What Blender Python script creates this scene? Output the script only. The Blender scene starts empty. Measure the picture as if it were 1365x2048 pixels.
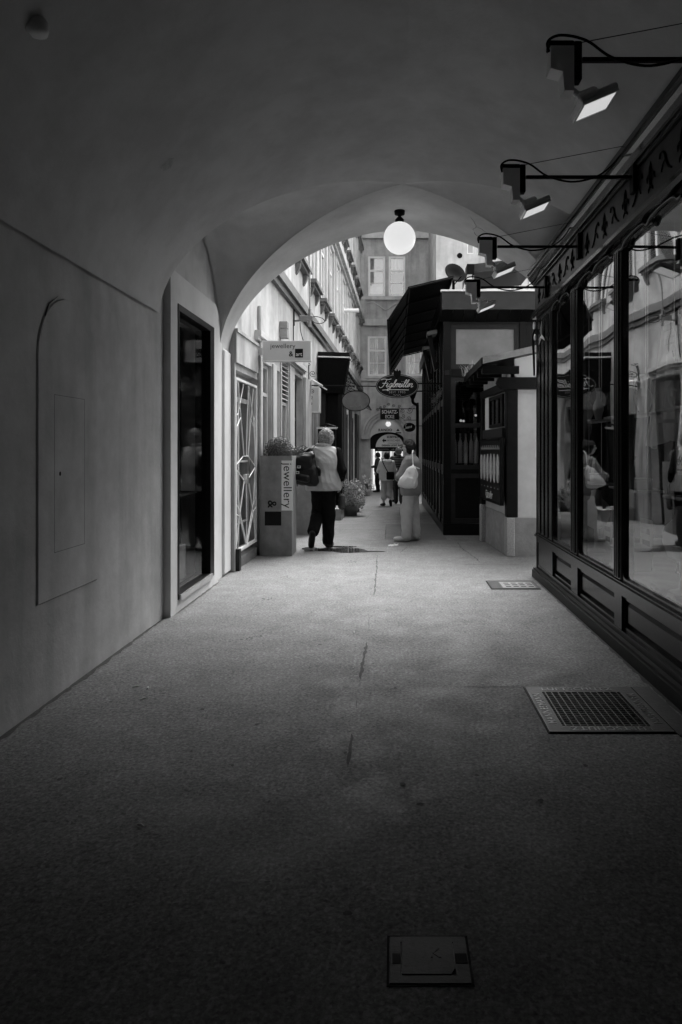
import bpy, math, random
import numpy as np
from mathutils import Vector, Matrix
random.seed(7)
rng = np.random.RandomState(11)
R = math.radians
SC = bpy.context.scene
COL = SC.collection

# ------------------------------------------------------------------ camera, sky, sun, exposure
EYE = 1.45
cam_d = bpy.data.cameras.new('camera')
cam = bpy.data.objects.new('camera', cam_d); COL.objects.link(cam)
cam.location = (0, 0, EYE); cam.rotation_euler = (R(90), 0, 0)
cam_d.sensor_fit = 'HORIZONTAL'; cam_d.sensor_width = 36; cam_d.lens = 36
cam_d.shift_x = -(787 - 682.5) / 1365
cam_d.shift_y = -(1024 - 900) / 1365
cam_d.clip_start = 0.05; cam_d.clip_end = 500
SC.camera = cam

world = bpy.data.worlds.new('World'); SC.world = world; world.use_nodes = True
wn = world.node_tree.nodes; wl = world.node_tree.links
bg = wn['Background']; bg.inputs['Strength'].default_value = 0.12
sky = wn.new('ShaderNodeTexSky'); sky.sky_type = 'NISHITA'; sky.sun_disc = False
SUN_EL, SUN_AZ = R(58), R(6)          # high, veiled sun over the far end of the lane
sky.sun_elevation = SUN_EL; sky.sun_rotation = SUN_AZ
sky.air_density = 1.0; sky.dust_density = 3.0
hs = wn.new('ShaderNodeHueSaturation'); hs.inputs['Saturation'].default_value = 0.0
wl.new(sky.outputs[0], hs.inputs['Color']); wl.new(hs.outputs[0], bg.inputs['Color'])
sun_d = bpy.data.lights.new('sun', 'SUN'); sun_d.energy = 1.4; sun_d.angle = R(50); sun_d.color = (1, 1, 1)
sun = bpy.data.objects.new('sun', sun_d); COL.objects.link(sun); sun.location = (0, 20, 30)
sdir = Vector((math.sin(SUN_AZ) * math.cos(SUN_EL), math.cos(SUN_AZ) * math.cos(SUN_EL), math.sin(SUN_EL)))
sun.rotation_euler = (-sdir).to_track_quat('-Z', 'Y').to_euler()
EXPO = 2.7
SC.view_settings.view_transform = 'Standard'; SC.view_settings.look = 'None'
SC.view_settings.exposure = EXPO; SC.view_settings.gamma = 1
SC.view_settings.use_curve_mapping = False
SC.cycles.use_denoising = True
SC.cycles.max_bounces = 12; SC.cycles.diffuse_bounces = 6; SC.cycles.glossy_bounces = 5
SC.cycles.transmission_bounces = 6; SC.cycles.transparent_max_bounces = 16
SC.cycles.sample_clamp_indirect = 6.0

# ------------------------------------------------------------------ materials (a black-and-white place: every colour is a grey)
MATS = {}
def M(name, v, rough=.6, var=.18, scale=6., bump=0., bscale=60., metal=0., spec=.5, stain=0., sscale=.7, streak=0.):
    m = bpy.data.materials.new(name); m.use_nodes = True
    nt = m.node_tree; N = nt.nodes; L = nt.links
    p = N['Principled BSDF']
    p.inputs['Roughness'].default_value = rough; p.inputs['Metallic'].default_value = metal
    p.inputs['Specular IOR Level'].default_value = spec
    geo = N.new('ShaderNodeNewGeometry')
    def noise(sc, det=5, ro=.6, vec=None):
        n = N.new('ShaderNodeTexNoise'); n.inputs['Scale'].default_value = sc
        n.inputs['Detail'].default_value = det; n.inputs['Roughness'].default_value = ro
        L.new(vec if vec else geo.outputs['Position'], n.inputs['Vector']); return n.outputs[0]
    def rmap(x, a, b, lo, hi):
        r = N.new('ShaderNodeMapRange'); L.new(x, r.inputs[0])
        for i, q in enumerate((a, b, lo, hi)): r.inputs[i + 1].default_value = q
        return r.outputs[0]
    def mul(a, b):
        q = N.new('ShaderNodeMath'); q.operation = 'MULTIPLY'; L.new(a, q.inputs[0])
        if isinstance(b, float): q.inputs[1].default_value = b
        else: L.new(b, q.inputs[1])
        return q.outputs[0]
    f = rmap(noise(scale), .25, .75, v * (1 - var), v * (1 + var))
    if stain: f = mul(f, rmap(noise(sscale, 7, .65), .38, .62, 1 - stain, 1.))
    if streak:
        mp = N.new('ShaderNodeMapping'); mp.inputs['Scale'].default_value = (2.6, 2.6, .3)
        L.new(geo.outputs['Position'], mp.inputs[0])
        f = mul(f, rmap(noise(1.6, 3, .5, mp.outputs[0]), .45, .75, 1., 1 - streak))
    c = N.new('ShaderNodeCombineColor')
    for i in range(3): L.new(f, c.inputs[i])
    L.new(c.outputs[0], p.inputs['Base Color'])
    if bump:
        b = N.new('ShaderNodeBump'); b.inputs['Strength'].default_value = bump; b.inputs['Distance'].default_value = .01
        L.new(noise(bscale, 4, .65), b.inputs['Height']); L.new(b.outputs[0], p.inputs['Normal'])
    MATS[name] = m
    return m
def emitter(name, v, strength):
    m = bpy.data.materials.new(name); m.use_nodes = True; N = m.node_tree.nodes
    p = N['Principled BSDF']; p.inputs['Base Color'].default_value = (v, v, v, 1)
    p.inputs['Emission Color'].default_value = (1, 1, 1, 1); p.inputs['Emission Strength'].default_value = strength
    p.inputs['Roughness'].default_value = .4
    MATS[name] = m; return m
def glass(name, tint=.75, r0=.08, wave=.02, rough=.02, wscale=1.2, ex=4.2):
    m = bpy.data.materials.new(name); m.use_nodes = True; nt = m.node_tree; N = nt.nodes; L = nt.links
    N.remove(N['Principled BSDF']); out = N['Material Output']
    tr = N.new('ShaderNodeBsdfTransparent'); tr.inputs[0].default_value = (tint, tint, tint, 1)
    gl = N.new('ShaderNodeBsdfGlossy'); gl.inputs['Roughness'].default_value = rough; gl.inputs[0].default_value = (.95, .95, .95, 1)
    lw = N.new('ShaderNodeLayerWeight'); lw.inputs[0].default_value = .5
    pw = N.new('ShaderNodeMath'); pw.operation = 'POWER'; L.new(lw.outputs['Facing'], pw.inputs[0]); pw.inputs[1].default_value = ex
    fr = N.new('ShaderNodeMath'); fr.operation = 'MULTIPLY_ADD'; L.new(pw.outputs[0], fr.inputs[0]); fr.inputs[1].default_value = 1 - r0; fr.inputs[2].default_value = r0
    mx = N.new('ShaderNodeMixShader'); L.new(fr.outputs[0], mx.inputs[0]); L.new(tr.outputs[0], mx.inputs[1]); L.new(gl.outputs[0], mx.inputs[2])
    L.new(mx.outputs[0], out.inputs[0])
    geo = N.new('ShaderNodeNewGeometry'); n = N.new('ShaderNodeTexNoise'); n.inputs['Scale'].default_value = wscale; n.inputs['Detail'].default_value = 1
    L.new(geo.outputs['Position'], n.inputs['Vector'])
    b = N.new('ShaderNodeBump'); b.inputs['Strength'].default_value = wave; b.inputs['Distance'].default_value = .3
    L.new(n.outputs[0], b.inputs['Height']); L.new(b.outputs[0], gl.inputs['Normal'])
    MATS[name] = m; return m

M('vault_plaster', .58, .9, .05, 6, .22, 26, stain=.17, sscale=1.9, spec=.2)
M('wall_plaster', .56, .9, .07, 7, .28, 24, stain=.18, sscale=2.0, streak=.24, spec=.2)
M('surround_plaster', .7, .85, .05, 5, .12, 30, stain=.15, streak=.12, spec=.2)
M('facade_plaster', .54, .9, .1, 5, .3, 18, stain=.3, sscale=1.3, streak=.34, spec=.2)
M('facade_grey', .5, .9, .1, 5, .2, 18, stain=.3, sscale=1.1, streak=.38, spec=.2)
M('facade_pale', .56, .9, .08, 4, .15, 20, stain=.24, sscale=.9, streak=.26, spec=.2)
M('sill_stone', .15, .85, .2, 6, .3, 30, stain=.3)
M('white_paint', .75, .45, .05, 8)
M('cream_paint', .52, .5, .08, 8, streak=.1)
M('black_paint', .008, .35, .2, 10, .05, 40, spec=.12)
M('black_gloss', .010, .18, .25, 8, .06, 18, spec=.45)
M('frieze_paint', .028, .35, .35, 5, .1, 20, spec=.25, stain=.3, sscale=3)
M('dark_wood', .008, .4, .3, 12, .1, 50, spec=.1)
M('grey_wood', .025, .45, .25, 9, .1, 50, spec=.15)
M('black_iron', .006, .5, .2, 20, spec=.06)
M('black_canvas', .006, .75, .2, 20, .1, 80, spec=.02)
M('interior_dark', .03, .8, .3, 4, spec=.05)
M('interior_mid', .42, .8, .3, 3)
M('lamp_grey', .8, .5, .08, 10)
M('planter_grey', .23, .5, .12, 14, .1, 60, stain=.3, sscale=3, streak=.25)
M('sign_dull', .17, .4, .12, 5, stain=.3, sscale=6)
M('iron_letter', .22, .35, .2, 30, metal=.7)
M('sign_white', .72, .4, .04, 6)
M('sign_grey', .55, .35, .06, 6)
M('print_black', .01, .6, .1, 10, spec=.1)
M('print_white', .7, .5, .05, 10)
M('print_dim', .28, .5, .1, 10)
M('frosted', .24, .35, .12, 3, stain=.25, sscale=2.5)
M('far_street', .3, .9, .1, 3)
M('granite', .34, .7, .5, 90, .3, 60)
M('rough_plaster', .3, .95, .15, 8, .8, 22, stain=.2)
M('iron_cover', .06, .5, .25, 12, .25, 60, metal=.6)
M('iron_bar', .09, .4, .3, 30, metal=.8)
M('concrete', .3, .85, .12, 12, .2, 60, stain=.2, sscale=3)
M('leaf_dark', .1, .45, .5, 30)
M('leaf_light', .4, .5, .45, 25)
M('stem', .08, .8)
M('skin', .36, .5, .06, 20)
M('hair_grey', .27, .8, .5, 70, .8, 120, spec=.15)
M('hair_dark', .014, .5, .4, 60, .5, 160, spec=.15)
M('cloth_vest', .4, .85, .07, 14, .25, 45)
M('cloth_black', .008, .85, .3, 20, .2, 60, spec=.04)
M('cloth_dark', .045, .85, .2, 20, .2, 60, spec=.2)
M('cloth_jacket', .2, .85, .08, 16, .2, 60)
M('cloth_trouser', .48, .85, .07, 16, .2, 60)
M('cloth_pale', .68, .8, .08, 18, .2, 50)
M('cloth_bag', .66, .6, .06, 18, .2, 50)
M('leather_black', .009, .45, .3, 25, .15, 60, spec=.2)
M('shoe_pale', .45, .6, .1, 20)
M('shoe_dark', .012, .5, .2, 20, spec=.15)
M('sole', .25, .8)
M('metal_bright', .6, .3, .1, 10, metal=.9)
M('paper', .6, .8, .08, 10)
M('food', .4, .8, .3, 40)
M('stain_dark', .06, .9, .4, 40)
M('flaked', .42, .9, .25, 30)
M('gum', .07, .9, .3, 40)
emitter('globe_light', .7, .11)
emitter('flood_light', .7, .09)
emitter('small_light', .7, .11)
glass('shop_glass', .9, .25, .03, .015, .9)
glass('clear_glass', .7, .14, .01, .02)
glass('showcase_glass', .8, .035, .012, .05, 1.4, 6.)
glass('dark_glass', .55, .24, .008, .02)

def special():
    # lane paving: worn mastic with exposed grit
    m = bpy.data.materials.new('paving'); m.use_nodes = True; nt = m.node_tree; N = nt.nodes; L = nt.links; p = N['Principled BSDF']
    geo = N.new('ShaderNodeNewGeometry')
    def noise(sc, det, ro):
        n = N.new('ShaderNodeTexNoise'); n.inputs['Scale'].default_value = sc; n.inputs['Detail'].default_value = det; n.inputs['Roughness'].default_value = ro
        L.new(geo.outputs['Position'], n.inputs['Vector']); return n.outputs[0]
    def rmap(x, a, b, lo, hi):
        r = N.new('ShaderNodeMapRange'); L.new(x, r.inputs[0])
        for i, q in enumerate((a, b, lo, hi)): r.inputs[i + 1].default_value = q
        return r.outputs[0]
    def mul(a, b):
        q = N.new('ShaderNodeMath'); q.operation = 'MULTIPLY'; L.new(a, q.inputs[0]); L.new(b, q.inputs[1]); return q.outputs[0]
    vo = N.new('ShaderNodeTexVoronoi'); vo.inputs['Scale'].default_value = 95; L.new(geo.outputs['Position'], vo.inputs['Vector'])
    grit = rmap(vo.outputs['Color'], .0, 1., .64, 1.36)
    f = mul(rmap(noise(55, 6, .75), .35, .65, .095, .25), grit)
    f = mul(f, rmap(noise(7, 8, .75), .35, .65, .86, 1.1))
    f = mul(f, rmap(noise(.8, 7, .65), .36, .64, .96, 1.03))
    f = mul(f, rmap(noise(34, 2, .5), .25, .38, .55, 1.))
    c = N.new('ShaderNodeCombineColor')
    for i in range(3): L.new(f, c.inputs[i])
    L.new(c.outputs[0], p.inputs['Base Color'])
    L.new(rmap(noise(3, 5, .6), .35, .65, .62, .88), p.inputs['Roughness'])
    p.inputs['Specular IOR Level'].default_value = .3
    b = N.new('ShaderNodeBump'); b.inputs['Strength'].default_value = .55; b.inputs['Distance'].default_value = .006
    L.new(noise(75, 5, .7), b.inputs['Height']); L.new(b.outputs[0], p.inputs['Normal'])
    MATS['paving'] = m
    # standing water
    m = bpy.data.materials.new('water'); m.use_nodes = True; p = m.node_tree.nodes['Principled BSDF']
    p.inputs['Base Color'].default_value = (.04, .04, .04, 1); p.inputs['Roughness'].default_value = .04; MATS['water'] = m
    # striped knit
    m = bpy.data.materials.new('striped_knit'); m.use_nodes = True; nt = m.node_tree; N = nt.nodes; L = nt.links; p = N['Principled BSDF']
    geo = N.new('ShaderNodeNewGeometry'); w = N.new('ShaderNodeTexWave'); w.bands_direction = 'Z'; w.inputs['Scale'].default_value = 4.6; w.inputs['Distortion'].default_value = .8
    L.new(geo.outputs['Position'], w.inputs['Vector'])
    r = N.new('ShaderNodeValToRGB'); r.color_ramp.elements[0].color = (.025, .025, .025, 1); r.color_ramp.elements[1].color = (.12, .12, .12, 1); r.color_ramp.elements[0].position = .55; r.color_ramp.elements[1].position = .75
    L.new(w.outputs[0], r.inputs[0]); L.new(r.outputs[0], p.inputs['Base Color']); p.inputs['Roughness'].default_value = .9; MATS['striped_knit'] = m
special()

# ------------------------------------------------------------------ helpers
def wloc(o):
    v = Vector((0, 0, 0))
    while o is not None: v += o.location; o = o.parent
    return v
def tag(o, label=None, cat=None, group=None, kind=None):
    if label: o['label'] = label
    if cat: o['category'] = cat
    if group: o['group'] = group
    if kind: o['kind'] = kind
    return o
def thing(name, loc, label, cat, group=None, rz=0.):
    o = bpy.data.objects.new(name, None); COL.objects.link(o); o.location = loc; o.rotation_euler = (0, 0, rz)
    o.empty_display_size = .1
    return tag(o, label, cat, group)
class MB:
    def __init__(s, T=None): s.v = []; s.f = []; s.T = T; s.smooth = False
    def add(s, vs, fs):
        b = len(s.v)
        s.v += [tuple(s.T(*p)) if s.T else tuple(p) for p in vs]
        s.f += [tuple(i + b for i in f) for f in fs]
        return s
    def box(s, x0, x1, y0, y1, z0, z1):
        return s.add([(x0, y0, z0), (x1, y0, z0), (x1, y1, z0), (x0, y1, z0), (x0, y0, z1), (x1, y0, z1), (x1, y1, z1), (x0, y1, z1)],
                     [(0, 3, 2, 1), (4, 5, 6, 7), (0, 1, 5, 4), (1, 2, 6, 5), (2, 3, 7, 6), (3, 0, 4, 7)])
    def bevbox(s, x0, x1, y0, y1, z0, z1, b=.01):
        # box with chamfered vertical and horizontal edges: 24 vertices
        vs = []; idx = {}
        for sx in (0, 1):
            for sy in (0, 1):
                for sz in (0, 1):
                    X = (x0, x1)[sx]; Y = (y0, y1)[sy]; Z = (z0, z1)[sz]
                    dx = b if sx == 0 else -b; dy = b if sy == 0 else -b; dz = b if sz == 0 else -b
                    for ax, p in enumerate(((X, Y + dy, Z + dz), (X + dx, Y, Z + dz), (X + dx, Y + dy, Z))):
                        idx[(sx, sy, sz, ax)] = len(vs); vs.append(p)
        fs = []
        for ax in range(3):
            for sd in (0, 1):
                o = [i for i in range(3) if i != ax]; q = []
                for a, c in ((0, 0), (1, 0), (1, 1), (0, 1)):
                    k = [0, 0, 0]; k[ax] = sd; k[o[0]] = a; k[o[1]] = c; q.append(idx[(k[0], k[1], k[2], ax)])
                fs.append(tuple(q))
        for e in range(3):                       # edge chamfers, edge runs along axis e
            o = [i for i in range(3) if i != e]
            for a in (0, 1):
                for c in (0, 1):
                    def K(t, ax):
                        k = [0, 0, 0]; k[e] = t; k[o[0]] = a; k[o[1]] = c; return idx[(k[0], k[1], k[2], ax)]
                    fs.append((K(0, o[0]), K(1, o[0]), K(1, o[1]), K(0, o[1])))
        for sx in (0, 1):
            for sy in (0, 1):
                for sz in (0, 1): fs.append(tuple(idx[(sx, sy, sz, a)] for a in range(3)))
        return s.add(vs, fs)
    def prism(s, poly, h0, h1, axis='z'):
        # poly of 2-D points extruded along axis; (a, b) -> other two axes in order
        n = len(poly)
        def P(a, b, h): return {'z': (a, b, h), 'y': (a, h, b), 'x': (h, a, b)}[axis]
        vs = [P(a, b, h0) for a, b in poly] + [P(a, b, h1) for a, b in poly]
        fs = [tuple(range(n - 1, -1, -1)), tuple(range(n, 2 * n))] + [(i, (i + 1) % n, n + (i + 1) % n, n + i) for i in range(n)]
        return s.add(vs, fs)
    def tube(s, pts, r, n=6, close=False):
        pts = [Vector(p) for p in pts]; m = len(pts); vs = []; fs = []
        rr = r if isinstance(r, (list, tuple)) else [r] * m
        prev = None
        for i, p in enumerate(pts):
            a = pts[i - 1] if i else pts[0]; b = pts[i + 1] if i < m - 1 else pts[-1]
            t = (b - a)
            if t.length < 1e-9: t = Vector((0, 0, 1))
            t.normalize()
            if prev is None:
                up = Vector((0, 0, 1)) if abs(t.z) < .9 else Vector((1, 0, 0))
                u = t.cross(up).normalized()
            else:
                u = (prev - t * prev.dot(t))
                u = u.normalized() if u.length > 1e-6 else t.orthogonal().normalized()
            prev = u; w = t.cross(u)
            for k in range(n):
                an = 2 * math.pi * k / n; vs.append(tuple(p + (u * math.cos(an) + w * math.sin(an)) * rr[i]))
        for i in range(m - 1):
            for k in range(n):
                fs.append((i * n + k, i * n + (k + 1) % n, (i + 1) * n + (k + 1) % n, (i + 1) * n + k))
        fs.append(tuple(range(n - 1, -1, -1))); fs.append(tuple((m - 1) * n + k for k in range(n)))
        return s.add(vs, fs)
    def lathe(s, prof, c=(0, 0, 0), n=24):
        vs = []; fs = []; m = len(prof)
        for r, z in prof:
            for k in range(n):
                a = 2 * math.pi * k / n; vs.append((c[0] + r * math.cos(a), c[1] + r * math.sin(a), c[2] + z))
        for i in range(m - 1):
            for k in range(n): fs.append((i * n + k, i * n + (k + 1) % n, (i + 1) * n + (k + 1) % n, (i + 1) * n + k))
        fs.append(tuple(range(n - 1, -1, -1))); fs.append(tuple((m - 1) * n + k for k in range(n)))
        return s.add(vs, fs)
    def grid(s, fn, nu, nv):
        vs = [fn(i / nu, j / nv) for i in range(nu + 1) for j in range(nv + 1)]
        fs = [(i * (nv + 1) + j, (i + 1) * (nv + 1) + j, (i + 1) * (nv + 1) + j + 1, i * (nv + 1) + j + 1) for i in range(nu) for j in range(nv)]
        return s.add(vs, fs)
    def ring(s, outer, inner, h0, h1, axis='y'):
        # two closed loops with the same count, extruded: a frame
        n = len(outer)
        def P(a, b, h): return {'z': (a, b, h), 'y': (a, h, b), 'x': (h, a, b)}[axis]
        vs = [P(*p, h0) for p in outer] + [P(*p, h0) for p in inner] + [P(*p, h1) for p in outer] + [P(*p, h1) for p in inner]
        fs = []
        for i in range(n):
            j = (i + 1) % n
            fs += [(i, j, n + j, n + i), (2 * n + i, 3 * n + i, 3 * n + j, 2 * n + j), (i, 2 * n + i, 2 * n + j, j), (n + i, n + j, 3 * n + j, 3 * n + i)]
        return s.add(vs, fs)
    def build(s, name, mat, parent=None, smooth=None, local=False, kind=None):
        me = bpy.data.meshes.new(name)
        vs = np.array(s.v, dtype=float)
        o = bpy.data.objects.new(name, me)
        if parent is not None:
            if not local: vs = vs - np.array(wloc(parent))
            o.parent = parent
        elif not local:
            c = np.array([(vs[:, 0].min() + vs[:, 0].max()) / 2, (vs[:, 1].min() + vs[:, 1].max()) / 2, vs[:, 2].min()])
            vs = vs - c; o.location = tuple(c)
        me.from_pydata(vs.tolist(), [], s.f); me.update()
        import bmesh
        bm = bmesh.new(); bm.from_mesh(me); bmesh.ops.recalc_face_normals(bm, faces=bm.faces[:]); bm.to_mesh(me); bm.free()
        if smooth if smooth is not None else s.smooth:
            me.polygons.foreach_set('use_smooth', [True] * len(me.polygons))
        me.materials.append(MATS[mat]); COL.objects.link(o)
        if kind: o['kind'] = kind
        return o
def copy_tree(o, parent=None):
    c = o.copy(); COL.objects.link(c); c.parent = parent
    for ch in list(o.children): copy_tree(ch, c)
    return c
def frame_map(org, ang, nrm=1):
    # (s, o, z): s along the wall, o outwards, z up
    d = Vector((math.cos(ang), math.sin(ang), 0)); n = Vector((-d.y, d.x, 0)) * nrm
    return lambda s, o, z: (org[0] + d.x * s + n.x * o, org[1] + d.y * s + n.y * o, org[2] + z)
def wall_open(mb, s0, s1, z0, z1, ops, dep=.12, thick=.3):
    # front sheet at o=0 with openings and reveals, in mb.T coordinates
    S = sorted({s0, s1, *[a for q in ops for a in q[:2]]}); Z = sorted({z0, z1, *[a for q in ops for a in q[2:4]]})
    for i in range(len(S) - 1):
        for j in range(len(Z) - 1):
            cs = (S[i] + S[i + 1]) / 2; cz = (Z[j] + Z[j + 1]) / 2
            if any(q[0] < cs < q[1] and q[2] < cz < q[3] for q in ops): continue
            mb.add([(S[i], 0, Z[j]), (S[i + 1], 0, Z[j]), (S[i + 1], 0, Z[j + 1]), (S[i], 0, Z[j + 1])], [(0, 1, 2, 3)])
    for a, b, c, d in [q[:4] for q in ops]:
        for (p, q) in (((a, c), (a, d)), ((b, c), (b, d)), ((a, c), (b, c)), ((a, d), (b, d))):
            mb.add([(p[0], 0, p[1]), (q[0], 0, q[1]), (q[0], -dep, q[1]), (p[0], -dep, p[1])], [(0, 1, 2, 3)])
    mb.box(s0, s1, -thick - .1, -thick, z0, z1)
def window(parent, T, s0, s1, z0, z1, o=-.02, fw=.06, depth=.05, transom=None, mull=(), fm='white_paint', pane='clear_glass', name='window', back=True, bars=(), bm='interior_mid'):
    mb = MB(T); mb.ring([(s0, z0), (s1, z0), (s1, z1), (s0, z1)], [(s0 + fw, z0 + fw), (s1 - fw, z0 + fw), (s1 - fw, z1 - fw), (s0 + fw, z1 - fw)], o - depth, o)
    for t in (transom if isinstance(transom, (list, tuple)) else [transom] if transom else []): mb.box(s0 + fw, s1 - fw, o - depth + .004, o - .004, t - fw / 2, t + fw / 2)
    for q in mull: mb.box(q - fw / 2, q + fw / 2, o - depth + .008, o - .008, z0 + fw, z1 - fw)
    for t in bars: mb.box(s0 + fw, s1 - fw, o - depth + .012, o - .012, t - .012, t + .012)
    w = mb.build(name, fm, parent)
    mb = MB(T); mb.add([(s0 + fw * .9, o - depth / 2, z0 + fw * .9), (s1 - fw * .9, o - depth / 2, z0 + fw * .9), (s1 - fw * .9, o - depth / 2, z1 - fw * .9), (s0 + fw * .9, o - depth / 2, z1 - fw * .9)], [(0, 1, 2, 3)])
    mb.build('pane', pane, w)
    if back:
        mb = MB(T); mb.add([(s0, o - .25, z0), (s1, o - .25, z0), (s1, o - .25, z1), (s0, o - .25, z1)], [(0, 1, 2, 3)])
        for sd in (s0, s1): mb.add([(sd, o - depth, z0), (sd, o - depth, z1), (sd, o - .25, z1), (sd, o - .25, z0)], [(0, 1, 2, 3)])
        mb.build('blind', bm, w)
    return w
def text(parent, body, size, T, mat='print_black', ext=.002, shear=0, offset=0., spacing=1., sx=1., name='lettering', align='CENTER'):
    cu = bpy.data.curves.new('t', 'FONT'); cu.body = body; cu.size = size; cu.extrude = ext; cu.shear = shear; cu.offset = offset
    cu.align_x = align; cu.align_y = 'CENTER'; cu.space_character = spacing; cu.resolution_u = 3
    ob = bpy.data.objects.new('t', cu); COL.objects.link(ob)
    bpy.context.view_layer.update()
    me = bpy.data.meshes.new_from_object(ob.evaluated_get(bpy.context.evaluated_depsgraph_get()))
    mb = MB(); mb.v = [T(v.co.x * sx, v.co.y, v.co.z) for v in me.vertices]; mb.f = [tuple(p.vertices) for p in me.polygons]
    bpy.data.objects.remove(ob); bpy.data.curves.remove(cu); bpy.data.meshes.remove(me)
    return mb.build(name, mat, parent)
def ell(cx, cz, a, b, n=40): return [(cx + a * math.cos(2 * math.pi * i / n), cz + b * math.sin(2 * math.pi * i / n)) for i in range(n)]
def spiral(c, r0, r1, a0, turns, n=26, plane='xz', flip=1):
    out = []
    for i in range(n + 1):
        t = i / n; r = r0 + (r1 - r0) * t; a = a0 + flip * turns * 2 * math.pi * t
        p = (r * math.cos(a), r * math.sin(a))
        out.append((c[0] + p[0], c[1], c[2] + p[1]) if plane == 'xz' else (c[0], c[1] + p[0], c[2] + p[1]))
    return out
def smooth_pts(P, n=8):
    P = [Vector(p) for p in P]; out = []
    for i in range(len(P) - 1):
        a = P[max(i - 1, 0)]; b = P[i]; c = P[i + 1]; d = P[min(i + 2, len(P) - 1)]
        for k in range(n):
            t = k / n
            out.append(tuple(.5 * ((2 * b) + (c - a) * t + (2 * a - 5 * b + 4 * c - d) * t * t + (3 * b - a - 3 * c + d) * t ** 3)))
    out.append(tuple(P[-1])); return out
def gz(y): return -.02 * (min(y, 40) - 12) if y > 12 else 0.

# ------------------------------------------------------------------ ground
mb = MB()
ys = [-60, -9, 0, 2, 4, 6, 8, 10, 12, 14, 16, 18, 20, 24, 28, 32, 36, 40, 60, 200]; xs = [-200, -20, -3, -2, -1, 0, 1, 2, 3, 20, 200]
mb.add([(x, y, gz(y)) for y in ys for x in xs], [(j * len(xs) + i, j * len(xs) + i + 1, (j + 1) * len(xs) + i + 1, (j + 1) * len(xs) + i) for j in range(len(ys) - 1) for i in range(len(xs) - 1)])
ground = mb.build('pavement', 'paving', kind='structure')
def crack(pts, w, jit=.006, mat='stain_dark'):
    P = []
    for i in range(len(pts) - 1):
        a, b = Vector(pts[i]), Vector(pts[i + 1]); n = max(2, int((b - a).length / .05))
        for k in range(n): P.append(a + (b - a) * k / n + Vector((random.uniform(-jit, jit), 0)))
    P.append(Vector(pts[-1])); mb = MB(); L = len(P); vs = []
    for i, p in enumerate(P):
        ww = w * (.35 + random.random()) * min(1, 6 * i / L + .1, 6 * (L - 1 - i) / L + .1)
        vs += [(p.x - ww / 2, p.y, gz(p.y) + .003), (p.x + ww / 2, p.y, gz(p.y) + .003)]
    mb.add(vs, [(2 * i, 2 * i + 1, 2 * i + 3, 2 * i + 2) for i in range(L - 1)])
    mb.build('crack', mat, ground)
crack([(-.196, 5.14), (-.21, 4.26)], .024)
crack([(-.209, 3.48), (-.207, 3.12)], .017)
crack([(-.21, 6.0), (-.2, 5.5)], .003)
crack([(-.22, 9.42), (-.20, 8.2), (-.19, 6.71)], .017)
crack([(-.204, 4.0), (-.205, 3.8)], .003)
crack([(1.02, 10.8), (1.0, 10.1), (1.09, 9.3), (1.13, 8.68)], .016, .012)
crack([(-.15, 9.5), (.1, 9.62), (.16, 10.0), (.2, 10.2)], .012, .02)
crack([(-.14, 13.6), (-.13, 11.0)], .02, .004)
crack([(-.5, 16.9), (-.62, 14.6)], .012, .01)
crack([(-1.972, .6), (-1.975, 3.0), (-1.972, 5.88)], .05, .004)
crack([(-1.915, 6.0), (-1.912, 7.5)], .03, .003); crack([(1.585, 2.0), (1.59, 5.0), (1.588, 7.8)], .04, .004)
def hline(x0, x1, y, w=.02):
    mb = MB(); n = int((x1 - x0) / .06) + 1; vs = []
    for i in range(n + 1):
        x = x0 + (x1 - x0) * i / n; yy = y + random.uniform(-.01, .01); q = w * (.5 + random.random())
        vs += [(x, yy - q / 2, gz(yy - q / 2) + .003), (x, yy + q / 2, gz(yy + q / 2) + .003)]
    mb.add(vs, [(2 * i, 2 * i + 2, 2 * i + 3, 2 * i + 1) for i in range(n)]); mb.build('crack', 'stain_dark', ground)
hline(-.14, .86, 13.6); hline(-1.2, .6, 15.4, .012); hline(-.9, .7, 17.6, .014); hline(.9, 1.6, 8.62, .012); hline(-.14, .6, 11.2, .012)
hline(-1.6, -.3, 12.6, .012); hline(1.44, 1.6, 4.16, .008); hline(.35, .8, 4.17, .006)
mb = MB(); mb.add([(-.13, 11.02, .0025), (.87, 11.02, .0025), (.87, 13.58, gz(13.58) + .0025), (-.13, 13.58, gz(13.58) + .0025), (-.13, 12, .0025), (.87, 12, .0025)], [(0, 1, 5, 4), (4, 5, 2, 3)])
M('paving_patch', .125, .8, .2, 40, .4, 80, stain=.2, sscale=3)
mb.build('asphalt_patch', 'paving_patch', ground)
def blob(cx, cy, a, b, mat, name, z=.004, n=28, parent=None):
    mb = MB(); ph = [random.uniform(0, 6.28) for _ in range(5)]; vs = [(cx, cy, gz(cy) + z)]
    for i in range(n):
        t = 2 * math.pi * i / n; r = 1 + sum(.16 / (k + 1) * math.sin((k + 2) * t + ph[k]) for k in range(5))
        vs.append((cx + a * r * math.cos(t), cy + b * r * math.sin(t), gz(cy) + z))
    mb.add(vs, [(0, 1 + i, 1 + (i + 1) % n) for i in range(n)]); o = mb.build(name, mat, parent); return o
for k, (cx, cy, a, b) in enumerate(((-.7, 9.85, .38, .2), (-1.2, 9.95, .14, .2), (-.98, 9.9, .16, .15), (-.36, 9.72, .2, .06), (-.78, 10.2, .2, .08))):
    tag(blob(cx, cy, a, b, 'water', 'puddle', .004 + .0006 * k), 'dark wet puddle on the paving', 'puddle', kind='structure')
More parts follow.
